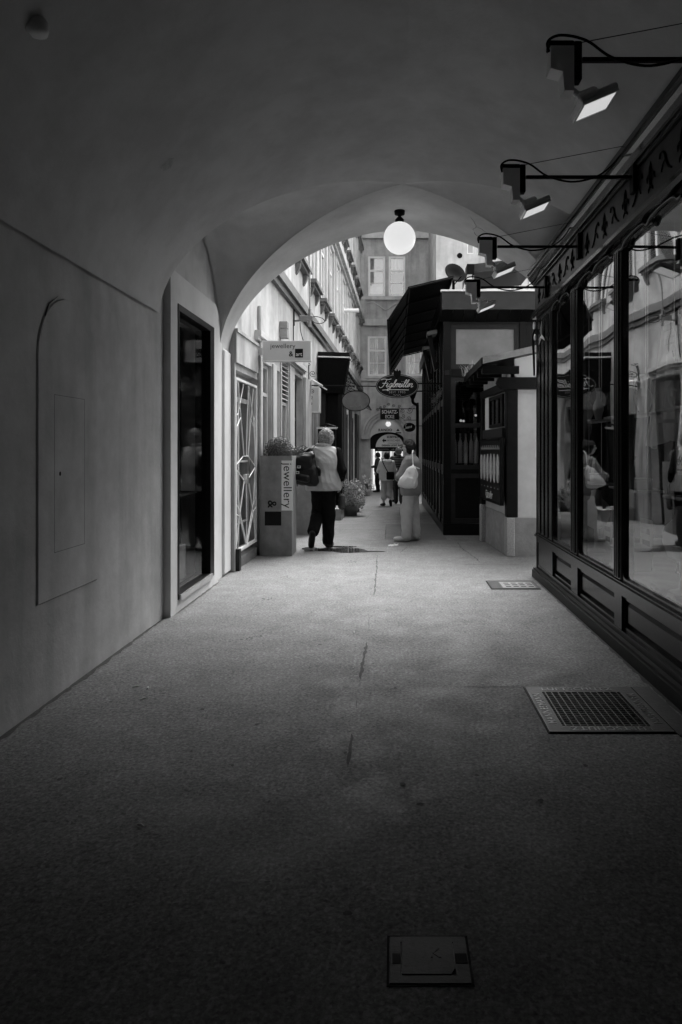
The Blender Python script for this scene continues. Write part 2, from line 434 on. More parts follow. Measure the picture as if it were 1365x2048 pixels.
for (cx, cy) in ((-1.23, 6.6), (-.97, 8.9), (-1.2, 7.75), (-1.08, 5.28), (-.55, 8.85)):
    for k in range(9):
        blob(cx + random.gauss(0, .04), cy + random.gauss(0, .06), random.uniform(.004, .013), random.uniform(.006, .02), 'stain_dark', 'stain', .0035, 9, ground)
for (u, v) in ((806, 1570), (1082, 1603), (1172, 1533), (515, 1450), (405, 1420), (120, 1560), (640, 1290)):
    d = EYE * 1365 / (v - 900); blob((u - 787) * d / 1365, d, .012, .014, 'stain_dark', 'stain', .0035, 10, ground)
for _ in range(60):
    cy = random.uniform(1.6, 11.5); blob(random.uniform(-1.85, 1.45), cy, random.uniform(.005, .014), random.uniform(.005, .014), 'gum', 'stain', .0033, 9, ground)
# little bits of litter
LIT = (((-1.45, 3.95), 'pale curled cigarette end on the dark paving near the left wall'), ((-1.49, 4.14), 'tiny pale crumb of litter beside the left wall'), ((-1.57, 4.16), 'pale scrap of litter closest to the blind niche'),
       ((-.97, 2.62), 'lone pale cigarette end in the dark foreground'), ((.03, 10.32), 'crumpled white tissue lying before the standing woman'), ((-.03, 10.25), 'small white paper scrap left of the tissue on the ground'),
       ((-.31, 5.4), 'light fleck of litter right of the long floor joint'))
for (x, y), lb in LIT:
    mb = MB(); a = random.uniform(0, 3); l = .018 if y < 6 else .05
    P = [(x - l * math.cos(a), y - l * math.sin(a), .007), (x, y + .004, .010), (x + l * math.cos(a), y + l * math.sin(a), .007)]
    if y < 6: mb.tube(P, .0045, 6)
    else: mb.grid(lambda s, t: (x + (s - .5) * .09 + .01 * math.sin(9 * t), y + (t - .5) * .07, .006 + .022 * abs(math.sin(5 * s + 3 * t)) * (.3 + t)), 5, 5)
    tag(mb.build('litter_scrap', 'paper'), lb, 'litter', 'litter on the paving')

# ------------------------------------------------------------------ vaulted passage
XC, HA, SPR, RISE, YC, YD, Y2, Y0 = .09, 2.05, 2.6, 1.47, 6.72, 1.0, 8.12, -2.5
def barrel(s): return SPR + RISE * max(0., 1 - s ** 1.75) ** (1 / 1.75)
def wob(x, y): return .008 * math.sin(2.1 * x + .7 * y) + .006 * math.sin(3.7 * y - 1.3 * x + 1)
passage = thing('vaulted_passage', (0, 0, 0), 'pale plastered groin-vaulted passage framing the lane with its round arch', 'passage')
NS = 44
def sval(i, lim): q = i / NS; return min(lim, math.sin(q * math.pi / 2) ** .9 if q < 1 else 1.)
mb = MB()
for sd, lim in ((-1, 1.), (1, .905)):
    SS = []
    for i in range(NS + 1):
        q = sval(i, 1.)
        if q > lim: SS.append(lim); break
        SS.append(q)
    n = len(SS) - 1
    mb.grid(lambda u, v: (lambda s: (XC + sd * HA * s, Y0 + (YC - YD * s - Y0) * v, barrel(s) + wob(sd * s, 12 * v) * (1 - s) * min(1, 6 * (1 - v))))(SS[round(u * n)]), n, 60)
    mb.grid(lambda u, v: (lambda s: (XC + sd * HA * s, YC + YD * s + (Y2 - YC - YD * s) * v, barrel(s)))(SS[round(u * n)]), n, 14)
    def lun(u, v):
        s = SS[round(u * n)]; t = -1 + 2 * v; t = math.copysign(abs(math.sin(t * math.pi / 2)), t) if abs(t) < 1 else t
        b = barrel(s); cr = b + .17 * s + .94 * s ** 5
        return (XC + sd * HA * s, YC + YD * s * t, b + (cr - b) * max(0., 1 - t * t) ** (1 - .5 * s))
    mb.grid(lun, n, 36)
mb.smooth = True
vault = mb.build('vault', 'vault_plaster', passage)
# walls
mb = MB(); mb.box(-2.5, -1.985, Y0, Y2, 0, 4.4); mb.build('wall', 'wall_plaster', passage)
mb = MB(); mb.box(1.9, 2.6, 7.87, Y2, 0, 4.4); mb.build('wall', 'wall_plaster', passage)
mb = MB(); mb.box(1.62, 2.6, Y0, 1.2, 0, 4.4); mb.build('unseen_dark_wall', 'dark_wood', passage)  # unseen side wall behind the camera, made dark to cut bounced light
mb = MB(); mb.box(-2.6, 2.7, Y0 - .3, Y0, 0, 4.4); mb.build('unseen_absorber', 'dark_wood', passage)  # unseen dark slab added behind the camera to absorb light
# building above the arch: lane side
mb = MB(); pts = []
for i in range(-NS, NS + 1):
    s = sval(abs(i), 1.); pts.append((XC + math.copysign(HA * s, i), barrel(s)))
vs = []
for x, z in pts: vs += [(x, Y2, z), (x, Y2, 13)]
mb.add(vs, [(2 * i, 2 * i + 2, 2 * i + 3, 2 * i + 1) for i in range(len(pts) - 1)])
mb.box(-8, pts[0][0] - .002, Y2 - .3, Y2, 4.4, 13); mb.box(pts[-1][0], 9, Y2 - .3, Y2 - .002, 0, 13); mb.box(-8, 9, Y0, Y2 - .31, 4.45, 4.6)
mb.build('lane_front', 'facade_plaster', passage)
# pier towards the lane, rounded
mb = MB(); mb.bevbox(-2.0, -1.93, 7.78, 8.14, 0, 2.62, .03); mb.build('pier', 'surround_plaster', passage)
# showcase surround: thick plaster frame standing proud, opening for the glass
xa, xb = -1.985, -1.925
mb = MB(); o_ = [(5.9, 0), (7.5, 0), (7.5, 2.96), (7.42, 3.03), (5.98, 3.03), (5.9, 2.99)]; i_ = [(6.09, .11), (7.31, .11), (7.31, 2.73), (7.31, 2.76), (6.09, 2.76), (6.09, 2.7)]
mb.ring(o_, i_, xa, xb, 'x'); mb.build('showcase_surround', 'surround_plaster', passage)
mb = MB(); mb.box(xa, -1.955, 7.5, 7.79, 0, 2.98); mb.build('surround_edge', 'surround_plaster', passage)
# blind niche panel, hatch
mb = MB(); n = 16; ar = [(3.79, .58), (4.56, .58)] + [(4.175 + .385 * math.cos(math.pi * i / n), 1.98 + .385 * math.sin(math.pi * i / n)) for i in range(n + 1)]
inn = []
for a, b in ar:
    inn.append((4.175 + (a - 4.175) * .98, .59 + (b - .58) * .992))
vs = [(-1.985, a, b) for a, b in ar] + [(-1.975, a, b) for a, b in inn]; L = len(ar)
mb.add(vs, [(i, (i + 1) % L, L + (i + 1) % L, L + i) for i in range(L)] + [tuple(range(L, 2 * L))]); mb.build('blind_niche', 'wall_plaster', passage)
mb = MB(); mb.ring([(3.975, .85), (4.365, .85), (4.365, 1.775), (3.975, 1.775)], [(3.977, .853), (4.363, .853), (4.363, 1.7725), (3.977, 1.7725)], -1.975, -1.9742, 'x'); mb.build('hatch_gap', 'sill_stone', passage)
mb = MB(); mb.lathe([(.008, 0), (.008, .003)], (0, 0, 0), 10); mb.v = [(-1.974 + z, 4.04 + x, 1.31 + y * 1.6) for x, y, z in mb.v]; mb.build('keyhole', 'print_black', passage)
mb = MB(); mb.tube([(-1.98, 3.81, 1.5), (-1.98, 3.8, 1.9), (-1.98, 3.83, 2.12), (-1.98, 3.92, 2.29), (-1.98, 4.03, 2.36)], [.001, .003, .006, .004, .001], 5); mb.build('niche_crack', 'stain_dark', passage)
# showcase in the left wall: black frame, glass, dark interior
sh = thing('wall_showcase', (-1.98, 6.7, .11), 'tall black-framed glass showcase set in the left wall', 'showcase')
mb = MB(); mb.ring([(6.09, .11), (7.31, .11), (7.31, 2.76), (6.09, 2.76)], [(6.125, .155), (7.16, .155), (7.16, 2.7), (6.125, 2.7)], -2.08, -1.918, 'x'); mb.build('frame', 'black_paint', sh)
mb = MB(); mb.add([(-1.965, 6.1, .13), (-1.965, 7.28, .13), (-1.965, 7.28, 2.74), (-1.965, 6.1, 2.74)], [(0, 1, 2, 3)]); mb.build('pane', 'showcase_glass', sh)
for b in ((6.32, 6.36, .2, 2.5), (6.55, 6.62, .2, 2.2), (6.9, 6.93, .2, 2.3)):
    mb = MB(); mb.box(-2.29, -2.24, b[0], b[1], b[2], b[3]); mb.build('stile', 'planter_grey', sh)
for z in (1.25, 1.62, 2.1):
    mb = MB(); mb.box(-2.29, -2.25, 6.2, 6.95, z, z + .05); mb.build('cross_rail', 'sill_stone', sh)
mb = MB(); mb.box(-2.28, -2.1, 6.3, 6.9, .17, .5); mb.build('plinth_block', 'planter_grey', sh)
mb = MB(); mb.box(-1.935, -1.9, 6.12, 7.2, .1, .15); mb.build('sill', 'metal_bright', sh)
mb = MB(); mb.add([(-2.3, 6.0, .1), (-2.3, 7.4, .1), (-2.3, 7.4, 2.8), (-2.3, 6.0, 2.8)], [(0, 1, 2, 3)]); mb.build('back_panel', 'interior_dark', sh)
mb = MB(); mb.box(-2.28, -2.06, 6.2, 7.2, 1.0, 1.015); mb.build('shelf', 'interior_dark', sh)
# open the wall behind the showcase: replace the wall slab by pieces around it
old = [o for o in passage.children if o.name == 'wall'][0]; bpy.data.objects.remove(old)
mb = MB()
mb.box(-2.5, -1.985, Y0, 6.0, 0, 4.4); mb.box(-2.5, -1.985, 7.4, Y2, 0, 4.4); mb.box(-2.5, -1.985, 6.0, 7.4, 2.78, 4.4); mb.box(-2.5, -1.985, 6.0, 7.4, 0, .1); mb.box(-2.5, -2.32, 6.0, 7.4, .1, 2.78)
mb.build('wall', 'wall_plaster', passage)
# hairline cracks and a flaked patch
def vcrack(P, r):
    mb = MB(); Q = smooth_pts([(a, b, 0) for a, b in P], 6); n = len(Q)
    pts = [(XC + HA * q[0] + random.uniform(-.006, .006), q[1] + random.uniform(-.006, .006), barrel(abs(q[0])) - .001) for q in Q]
    mb.tube(pts, [r * (.3 + random.random()) for _ in Q], 4); mb.build('hairline_crack', 'stain_dark', passage)
vcrack([(.36, 7.25), (.4, 7.45), (.39, 7.6), (.44, 7.8), (.47, 8.0)], .0025); vcrack([(.4, 7.45), (.46, 7.5), (.5, 7.62)], .002)
mb = MB(); c0 = (-.79, 4.62); vs = [(XC + HA * c0[0], c0[1], barrel(.79) - .004)]
for i in range(16):
    t_ = 2 * math.pi * i / 16; q = (c0[0] + .022 * math.cos(t_) * random.uniform(.6, 1.2), c0[1] + .06 * math.sin(t_) * random.uniform(.6, 1.2)); vs.append((XC + HA * q[0], q[1], barrel(abs(q[0])) - .003))
mb.add(vs, [(0, 1 + i, 1 + (i + 1) % 16) for i in range(16)]); mb.build('flaked_patch', 'flaked', passage)
# little round ceiling fitting
mb = MB(); mb.lathe([(.045, .0), (.05, .02), (.05, .05), (.035, .07), (.02, .075)], (-1.585, 3.03, 3.30), 20)
tag(mb.build('ceiling_detector', 'white_paint', smooth=True), 'small round white fitting on the vault, upper left', 'detector')
# globe lamp
gl_ = thing('globe_lamp', (.07, 7.47, 3.55), 'large lit white glass globe lamp hanging under the arch', 'lamp')
mb = MB(); mb.lathe([(.02, -.172)] + [(.175 * math.cos(a), .175 * math.sin(a)) for a in [R(-80 + 8 * i) for i in range(21)]] + [(.02, .172)], (.07, 7.47, 3.77), 40); mb.build('globe', 'globe_light', gl_, True)
mb = MB(); mb.lathe([(.018, .16), (.045, .17), (.05, .2), (.03, .225), (.018, .23), (.018, .245), (.055, .26), (.06, .3), (.06, .34)], (.07, 7.47, 3.77), 20); mb.build('fitting', 'black_iron', gl_, True)

# ------------------------------------------------------------------ left town house (along the lane)
LA = math.atan2(22.88, .424)
TL = frame_map((-1.90, 8.12, 0), LA, -1)     # s along lane, o towards lane (+x)
lb = thing('townhouse', (-1.85, 8.12, 0), 'pale plastered town house with rows of stone window sills, left of the lane', 'house')
def sd_(y): return (y - 8.12) / math.sin(LA)
ops = [(sd_(8.19), sd_(9.4), .0, 2.42), (sd_(9.58), sd_(10.42), .75, 2.72), (sd_(10.74), sd_(11.08), .1, 2.72), (sd_(11.17), sd_(11.9), .1, 2.92), (sd_(12.5), sd_(13.5), -.05, 2.85),
       (sd_(14.5), sd_(15.4), .5, 2.6), (sd_(16.0), sd_(17.2), -.1, 2.8), (sd_(18.4), sd_(19.6), .1, 2.7), (sd_(20.4), sd_(21.7), -.2, 2.7), (sd_(23), sd_(24.4), .1, 2.7), (sd_(25.6), sd_(27), -.3, 2.7)]
wy = [9.45, 11.3, 13.15, 15.0, 16.85, 18.65, 20.45, 22.3, 24.1, 25.95, 27.8, 29.6]
for zb in (5.08, 8.35, 11.5):
    for y in wy: ops.append((sd_(y) - .5, sd_(y) + .5, zb, zb + 1.9))
mb = MB(TL); wall_open(mb, 0, 22.9, -.6, 15, ops, .16, .34); mb.box(.0, .04, -.34, -.002, -.6, 15); mb.build('wall', 'facade_plaster', lb)
for zb in (5.08, 8.35, 11.5):
    for y in wy:
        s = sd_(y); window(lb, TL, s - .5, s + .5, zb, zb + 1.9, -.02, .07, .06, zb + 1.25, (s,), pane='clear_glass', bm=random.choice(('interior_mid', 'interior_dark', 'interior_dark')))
        mb = MB(TL); mb.box(s - .62, s + .62, 0, .17, zb - .09, zb - .01); mb.box(s - .57, s + .57, 0, .11, zb - .15, zb - .09)
        for q in (-.45, .45): mb.prism([(0.0, zb - .15), (.1, zb - .15), (.08, zb - .24), (.03, zb - .34), (.0, zb - .36)], s + q - .06, s + q + .06, 'x')
        mb.build('window_sill', 'sill_stone', lb)
        mb = MB(TL); mb.ring([(s - .66, zb), (s + .66, zb), (s + .66, zb + 2.06), (s - .66, zb + 2.06)], [(s - .5, zb), (s + .5, zb), (s + .5, zb + 1.9), (s - .5, zb + 1.9)], 0, .04, 'y'); mb.build('window_surround', 'facade_pale', lb)
for z, h, o in ((4.12, .16, .12), (7.2, .22, .2), (10.5, .2, .16), (14.6, .4, .4)):
    mb = MB(TL); mb.box(0, 22.9, 0, o, z, z + h); mb.box(0, 22.9, 0, o * .55, z - .1, z); mb.build('string_course', 'sill_stone' if z < 5 else 'facade_grey', lb)
# plaster bands and pilasters of the ground floor
mb = MB(TL); mb.box(.0, 1.2, 0, .035, 2.5, 2.86); mb.box(0.0, 1.2, 0, .05, 2.86, 2.9); mb.build('plaster_band', 'facade_grey', lb)
mb = MB(TL); mb.box(.0, .06, 0, .012, 0, 2.5); mb.build('plaster_strip', 'facade_plaster', lb)
def pil(y0, y1, z1, o, m='cream_paint', z0=-.3, name='pilaster'):
    mb = MB(TL); mb.bevbox(sd_(y0), sd_(y1), .001, o, z0, z1, .012); mb.build(name, m, lb)
pil(9.42, 9.56, 3.45, .05, 'facade_plaster'); pil(10.45, 10.71, 2.78, .03); pil(11.1, 11.15, 2.95, .03); pil(11.95, 12.42, 2.95, .03); pil(13.55, 14.35, 2.9, .07, 'facade_grey'); pil(15.42, 15.9, 3.0, .06); pil(17.3, 18.3, 3.0, .1, 'facade_grey'); pil(19.7, 20.3, 3.0, .08)
pil(22.0, 22.9, 2.9, .06, 'grey_wood'); pil(24.5, 25.4, 2.9, .06, 'grey_wood'); pil(27.2, 28.5, 2.9, .1, 'grey_wood')
mb = MB(TL); mb.box(sd_(9.25), sd_(13.6), .0, .09, 3.0, 3.08); mb.box(sd_(9.25), sd_(13.6), .0, .05, 2.95, 3.0); mb.build('shop_cornice', 'cream_paint', lb)
# shop windows and doors
w = window(lb, TL, sd_(9.58), sd_(10.42), .75, 2.72, -.06, .05, .05, 2.28, (), 'cream_paint', 'clear_glass', 'shop_window')
mb = MB(TL); mb.box(sd_(9.56), sd_(10.44), .0, .02, .05, .72); mb.build('apron_panel', 'cream_paint', lb)
w = window(lb, TL, sd_(10.74), sd_(11.08), .1, 2.72, -.05, .04, .05, 1.0, (), 'cream_paint', 'dark_glass', 'shop_window')
w = window(lb, TL, sd_(11.17), sd_(11.9), .1, 2.26, -.03, .05, .05, .9, (), 'cream_paint', 'dark_glass', 'shop_door')
lv = MB(TL); lv.box(sd_(11.17), sd_(11.9), -.16, -.14, 2.28, 2.92); lv_o = lv.build('louvre', 'interior_dark', lb)
for k in range(8):
    mb = MB(TL); z = 2.3 + k * .077; mb.add([(sd_(11.17), -.1, z + .05), (sd_(11.9), -.1, z + .05), (sd_(11.9), 0, z), (sd_(11.17), 0, z), (sd_(11.17), -.1, z + .064), (sd_(11.9), -.1, z + .064), (sd_(11.9), 0, z + .014), (sd_(11.17), 0, z + .014)], [(0, 1, 2, 3), (4, 5, 6, 7), (2, 3, 7, 6), (0, 1, 5, 4)]); mb.build('slat', 'cream_paint', lv_o)
w = window(lb, TL, sd_(12.5), sd_(13.5), -.05, 2.85, -.12, .07, .05, [2.05], (), 'grey_wood', 'dark_glass', 'shop_door')
w = window(lb, TL, sd_(14.5), sd_(15.4), .5, 2.6, -.03, .06, .05, None, (), 'cream_paint', 'dark_glass', 'shop_window')
w = window(lb, TL, sd_(16.0), sd_(17.2), -.1, 2.8, -.14, .12, .06, 2.1, (sd_(16.6),), 'black_paint', 'dark_glass', 'shop_door')
w = window(lb, TL, sd_(18.4), sd_(19.6), .1, 2.7, -.03, .08, .06, 2.2, (), 'grey_wood', 'dark_glass', 'shop_window')
w = window(lb, TL, sd_(20.4), sd_(21.7), -.2, 2.7, -.03, .08, .06, 2.1, (sd_(21),), 'grey_wood', 'dark_glass', 'shop_door')
w = window(lb, TL, sd_(23), sd_(24.4), .1, 2.7, -.03, .08, .06, 2.2, (), 'grey_wood', 'dark_glass', 'shop_window')
w = window(lb, TL, sd_(25.6), sd_(27), -.3, 2.7, -.03, .08, .06, 2.1, (), 'grey_wood', 'dark_glass', 'shop_door')
# door behind the lattice gate, with sill
w = window(lb, TL, sd_(8.19), sd_(9.4), .12, 2.42, -.1, .06, .05, [2.1], (sd_(8.8),), 'facade_grey', 'clear_glass', 'glazed_door', True, (.5, 1.3))
mb = MB(TL); mb.box(sd_(8.19), sd_(9.4), -.14, .01, 0, .12); mb.build('door_sill', 'sill_stone', lb)
mb = MB(TL); mb.box(sd_(8.16), sd_(8.24), .0, .06, -.02, .26); mb.build('kick_plate', 'grey_wood', lb)
# lattice gate
G = thing('lattice_gate', TL(.6, .06, .2), 'white iron lattice gate before the glazed shop door', 'gate')
g0, g1, q0, q1 = sd_(8.21), sd_(9.36), .2, 2.33
def GP(a, b, o=.05): return TL(g0 + (g1 - g0) * a, o - .055, q1 + (q0 - q1) * b)
mb = MB(TL); mb.ring([(g0, q0), (g1, q0), (g1, q1), (g0, q1)], [(g0 + .03, q0 + .035), (g1 - .03, q0 + .035), (g1 - .03, q1 - .03), (g0 + .03, q1 - .03)], -.025, .01, 'y'); mb.build('frame', 'white_paint', G)
bars = [[(.42, .02), (.17, .2), (0, .24)], [(.9, .02), (.76, .22), (.62, .45)], [(.76, .22), (1.0, .3)], [(.17, .2), (.05, .46)], [(0, .51), (.38, .45), (.62, .45), (1, .52), (.65, .585)], [(.0, .51), (.4, .59)],
        [(.42, .6), (.2, .8), (.05, .99)], [(.96, .53), (.85, .76), (.5, .985)], [(.85, .76), (1., .71)], [(0, .77), (.2, .8), (.5, .985)], [(.62, .02), (.55, .2), (.5, .45)], [(.5, .62), (.52, .85), (.5, .985)]]
bars += [[(1 - p[0], p[1]) for p in b] for b in bars[:4] + bars[6:10]]
for k, b in enumerate(bars):
    mb = MB(); mb.tube([GP(p[0], p[1], .037 + .0012 * k) for p in b], .0068, 6); mb.build('bar', 'white_paint', G)
mb = MB(TL); s = g0 + (g1 - g0) * .5; mb.box(s - .06, s + .06, -.03, .02, 1.02, 1.14); mb.build('lock_box', 'metal_bright', G)
for zz in (.55, 1.25, 1.95):
    mb = MB(TL); mb.tube([(g0 + .012, -.012, zz), (g0 + .012, -.012, zz + .09)], .014, 8); mb.build('hinge', 'white_paint', G)
# small things on the facade
eb = thing('electric_box', TL(sd_(11.03), .0, 3.3), 'small grey electric box on the facade above the jewellery sign', 'electric box')
mb = MB(TL); s = sd_(11.05); mb.bevbox(s, s + .16, 0.001, .13, 3.27, 3.42, .008); mb.build('lower_box', 'concrete', eb); mb = MB(TL); mb.bevbox(s, s + .16, 0.001, .13, 3.425, 3.54, .008); mb.build('upper_box', 'concrete', eb)
ba = thing('bracket_lamp', TL(sd_(12.45), 0, 3.8), 'metal bracket arm with looped cable fixed to the facade above the louvre', 'bracket')
T0 = (lambda a, b, c: TL(sd_(12.45) + b, a, c))
mb = MB(T0); mb.box(0, .02, -.02, .02, 3.72, 4.05); mb.build('wall_plate', 'black_iron', ba)
mb = MB(T0); mb.tube([(0, 0, 3.8), (.3, 0, 3.84)], .02, 8); mb.build('arm', 'iron_letter', ba)
mb = MB(T0); mb.bevbox(.1, .36, -.03, .03, 3.8, 3.9, .01); mb.build('housing', 'iron_letter', ba)
mb = MB(T0); mb.tube([(.3, 0, 3.75), (.3, 0, 4.7)], .012, 8); mb.tube([(.3, 0, 3.7), (.3, 0, 4.02)], .03, 8); mb.build('rod', 'iron_letter', ba)
mb = MB(T0); mb.tube([(.33 + .12 + .12 * math.cos(a), .02 * math.sin(2 * a), 3.82 + .06 * math.sin(a) - .02 * math.cos(a)) for a in [R(15 * i) for i in range(25)]], .007, 5); mb.tube(smooth_pts([(.12, 0, 3.78), (.14, -.05, 3.6), (.2, -.1, 3.4), (.24, -.2, 3.2)]), .007, 5); mb.build('cable', 'black_iron', ba)
mb = MB(T0); mb.tube([(.01, -.06, 3.1), (.01, -.06, 4.1)], .008, 5); mb.build('conduit', 'black_iron', ba)
wp = thing('wall_pipe', TL(sd_(22.5), 0, 6.0), 'short white pipe jutting from the upper left facade', 'pipe')
mb = MB(lambda a, b, c: TL(sd_(22.5) + b, a, c)); mb.tube([(0, 0, 6.05), (.5, 0, 6.05)], .06, 10); mb.build('tube', 'white_paint', wp); mb = MB(lambda a, b, c: TL(sd_(22.5) + b, a, c)); mb.box(0, .02, -.1, .1, 5.95, 6.15); mb.build('flange', 'white_paint', wp)

# ------------------------------------------------------------------ far house closing the lane
FY = 31.
TF = frame_map((-1.6, FY, 0), 0, -1)          # s = x + 1.6, o towards camera
fh = thing('grey_house', (1.0, FY, -.4), 'grey plastered house with paired white windows closing the end of the lane', 'house')
def fx(u): return (u - 787) * FY / 1365 + 1.6
def fz(v): return EYE + (900 - v) * FY / 1365
A0, A1, AT = fx(741), fx(808), fz(836)
ar_r = (A1 - A0) / 2; ar_c = (A0 + A1) / 2; ar_z = AT - ar_r
wins = [(fx(737), fx(771), fz(592), fz(512)), (fx(778), fx(811), fz(592), fz(512)), (fx(736), fx(774), fz(752), fz(672)), (fx(812), fx(846), fz(752), fz(672)),
        (fx(737), fx(771), fz(592) + 3.5, fz(512) + 3.5), (fx(778), fx(811), fz(592) + 3.5, fz(512) + 3.5)]
ops = wins + [(A0, A1, -.6, ar_z)] + [(A0, A1, ar_z, AT + .02)]
mb = MB(TF); wall_open(mb, -1.2, 4.6, -.6, 16, [q for q in ops[:-2]] + [(A0, A1, -.6, AT + .02)], .12, .3)
# wall_open closes the back of the opening with a slab; rebuild that slab around the passage
mb.v = mb.v[:-8]; mb.f = mb.f[:-6]
mb.box(-1.2, A0 - .01, -.4, -.3, -.6, 16); mb.box(A1 + .01, 4.6, -.4, -.3, -.6, 16); mb.box(A0 - .01, A1 + .01, -.4, -.3, AT + .1, 16)
arc = [(ar_c + ar_r * math.cos(math.pi * i / 24), ar_z + ar_r * math.sin(math.pi * i / 24)) for i in range(25)]
for i in range(24):
    (a, b), (c, d) = arc[i], arc[i + 1]
    mb.add([(a, 0, b), (c, 0, d), (c, 0, AT + .02), (a, 0, AT + .02)], [(0, 1, 2, 3)])
    mb.add([(a, 0, b), (c, 0, d), (c, -2.2, d), (a, -2.2, b)], [(0, 1, 2, 3)])
mb.build('wall', 'facade_grey', fh)
mb = MB(TF); mb.box(A0 - .6, A0, -2.2, -.13, -.6, ar_z + .5); mb.box(A1, A1 + .6, -2.2, -.13, -.6, ar_z + .5); mb.build('passage_side', 'grey_wood', fh)
for i, (a, b, c, d) in enumerate(wins):
    h = d - c
    window(fh, TF, a, b, c, d, -.02, .09, .06, c + h * .64, (), bars=(c + h * .33,), bm='interior_mid' if i == 0 else 'interior_dark')
    if i in (1, 2, 3):
        mb = MB(TF); mb.grid(lambda q, r, a=a, b=b, c=c, d=d, h=h, i=i: (a + .08 + (b - a - .16) * q * (1 if i == 1 else .55), -.12 + .015 * math.sin(22 * q), d - .05 - (h * (.38 if i == 1 else .95)) * r), 24, 3); mb.build('curtain', 'sign_grey', fh)
    if i in (2, 3):
        mb = MB(TF); mb.box(a - .1, b + .1, 0, .14, c - .12, c - .01); mb.build('window_sill', 'facade_pale', fh)
for z, h, o, m in ((fz(600), .14, .12, 'facade_pale'), (fz(652), .3, .16, 'facade_pale'), (fz(640), .1, .1, 'facade_grey'), (fz(478), .25, .2, 'facade_pale'), (fz(762), .1, .1, 'facade_pale'), (15.5, .5, .4, 'facade_pale')):
    mb = MB(TF); mb.box(-1.1, 4.6, 0.001, o, z, z + h); mb.build('string_course', m, fh)
for a, b in ((fx(722), fx(732)), (fx(814), fx(822)), (fx(848), fx(872))):
    mb = MB(TF); mb.box(a, b, 0.001, .08, fz(645), fz(480)); mb.build('pilaster', 'facade_grey', fh)
mb = MB(TF); mb.tube(smooth_pts([(fx(730), .02, fz(608)), (fx(745), .02, fz(604)), (fx(760), .02, fz(612)), (fx(768), .02, fz(618)), (fx(776), .02, fz(618)), (fx(784), .02, fz(612)), (fx(798), .02, fz(604))]), .025, 6); mb.build('apron_ornament', 'facade_pale', fh)
# door hood moulding
for r, m in ((.12, 'facade_grey'), (.24, 'facade_grey'), (.36, 'facade_grey')):
    mb = MB(TF); o_ = [(ar_c + (ar_r + r) * math.cos(math.pi * i / 24), ar_z + (ar_r + r) * math.sin(math.pi * i / 24)) for i in range(25)]; i_ = [(ar_c + (ar_r + r - .1) * math.cos(math.pi * i / 24), ar_z + (ar_r + r - .1) * math.sin(math.pi * i / 24)) for i in range(25)]
    n = 25; h1 = .05 + r * .5
    vs = [(a, 0.001, b) for a, b in o_] + [(a, .001, b) for a, b in i_] + [(a, h1, b) for a, b in o_] + [(a, h1, b) for a, b in i_]
    fs = []
    for i in range(24):
        j = i + 1; fs += [(2 * n + i, 2 * n + j, 3 * n + j, 3 * n + i), (i, j, 2 * n + j, 2 * n + i), (n + i, n + j, 3 * n + j, 3 * n + i)]
    mb.add(vs, fs); mb.build('arch_moulding', m, fh)
for q in (A0 - .42, A1): mb = MB(TF); mb.box(q, q + .42, .001, .2, ar_z - .2, ar_z); mb.build('impost', 'facade_grey', fh)
# lettered lunette inside the far arch, lit by a small globe
def TT(cx, y, cz): return lambda x, yy, z: (cx + x, y - z, cz + yy)
def LX(u, y): return (u - 787) * y / 1365
def LZ(v, y): return EYE + (900 - v) * y / 1365
y1 = FY + .1
lun_ = thing('lunette_panel', (LX(775, y1), y1, LZ(870, y1)), 'pale arched panel with worn letters inside the far archway', 'sign')
R1 = ar_r; cx = ar_c - 1.6
mb = MB(); n = 24; top = [(cx + R1 * math.cos(math.pi * i / n), ar_z + R1 * math.sin(math.pi * i / n)) for i in range(n + 1)]; bz = LZ(878, y1)
low = [(cx + R1 * math.cos(math.pi * i / n), bz + .42 * math.sin(math.pi * i / n) * R1) for i in range(n + 1)]
vs = [(a, y1, b) for a, b in top] + [(a, y1, min(b, c[1])) for (a, b), c in zip(low, top)] + [(a, y1 + .05, b) for a, b in top] + [(a, y1 + .05, min(b, c[1])) for (a, b), c in zip(low, top)]
N1 = n + 1; mb.add(vs, [(i, i + 1, N1 + i + 1, N1 + i) for i in range(n)] + [(2 * N1 + i, 2 * N1 + i + 1, 3 * N1 + i + 1, 3 * N1 + i) for i in range(n)] + [(N1 + i, N1 + i + 1, 3 * N1 + i + 1, 3 * N1 + i) for i in range(n)])
mb.build('board', 'sign_grey', lun_)
text(lun_, 'RANDO', .16, TT(LX(771, y1), y1 - .008, LZ(860, y1)), 'print_black', .004, 0, .004, 1.15)
mb = MB(); mb.prism([(LX(793, y1), LZ(862, y1)), (LX(800, y1), LZ(862, y1)), (LX(796.5, y1), LZ(857, y1))], y1 - .01, y1 - .004, 'y'); mb.prism([(LX(792, y1), LZ(866.5, y1)), (LX(803, y1), LZ(866.5, y1)), (LX(803, y1), LZ(864.5, y1)), (LX(792, y1), LZ(864.5, y1))], y1 - .01, y1 - .004, 'y'); mb.build('emblem', 'print_black', lun_)
gl2 = thing('small_globe_lamp', (LX(777, FY - .06), FY - .06, LZ(853, FY - .06)), 'small lit globe lamp with pale shade inside the far archway', 'lamp')
mb = MB(); c = (LX(777, FY - .06), FY - .06, LZ(848, FY - .06)); mb.lathe([(.02, -.118)] + [(.12 * math.cos(a), .12 * math.sin(a)) for a in [R(-70 + 14 * i) for i in range(11)]] + [(.02, .118)], c, 20); mb.build('globe', 'small_light', gl2, True)
mb = MB(); mb.lathe([(.07, .1), (.13, .2), (.15, .26), (.05, .27), (.02, .34)], c, 16); mb.build('shade', 'sign_white', gl2, True)
y2 = FY + .35
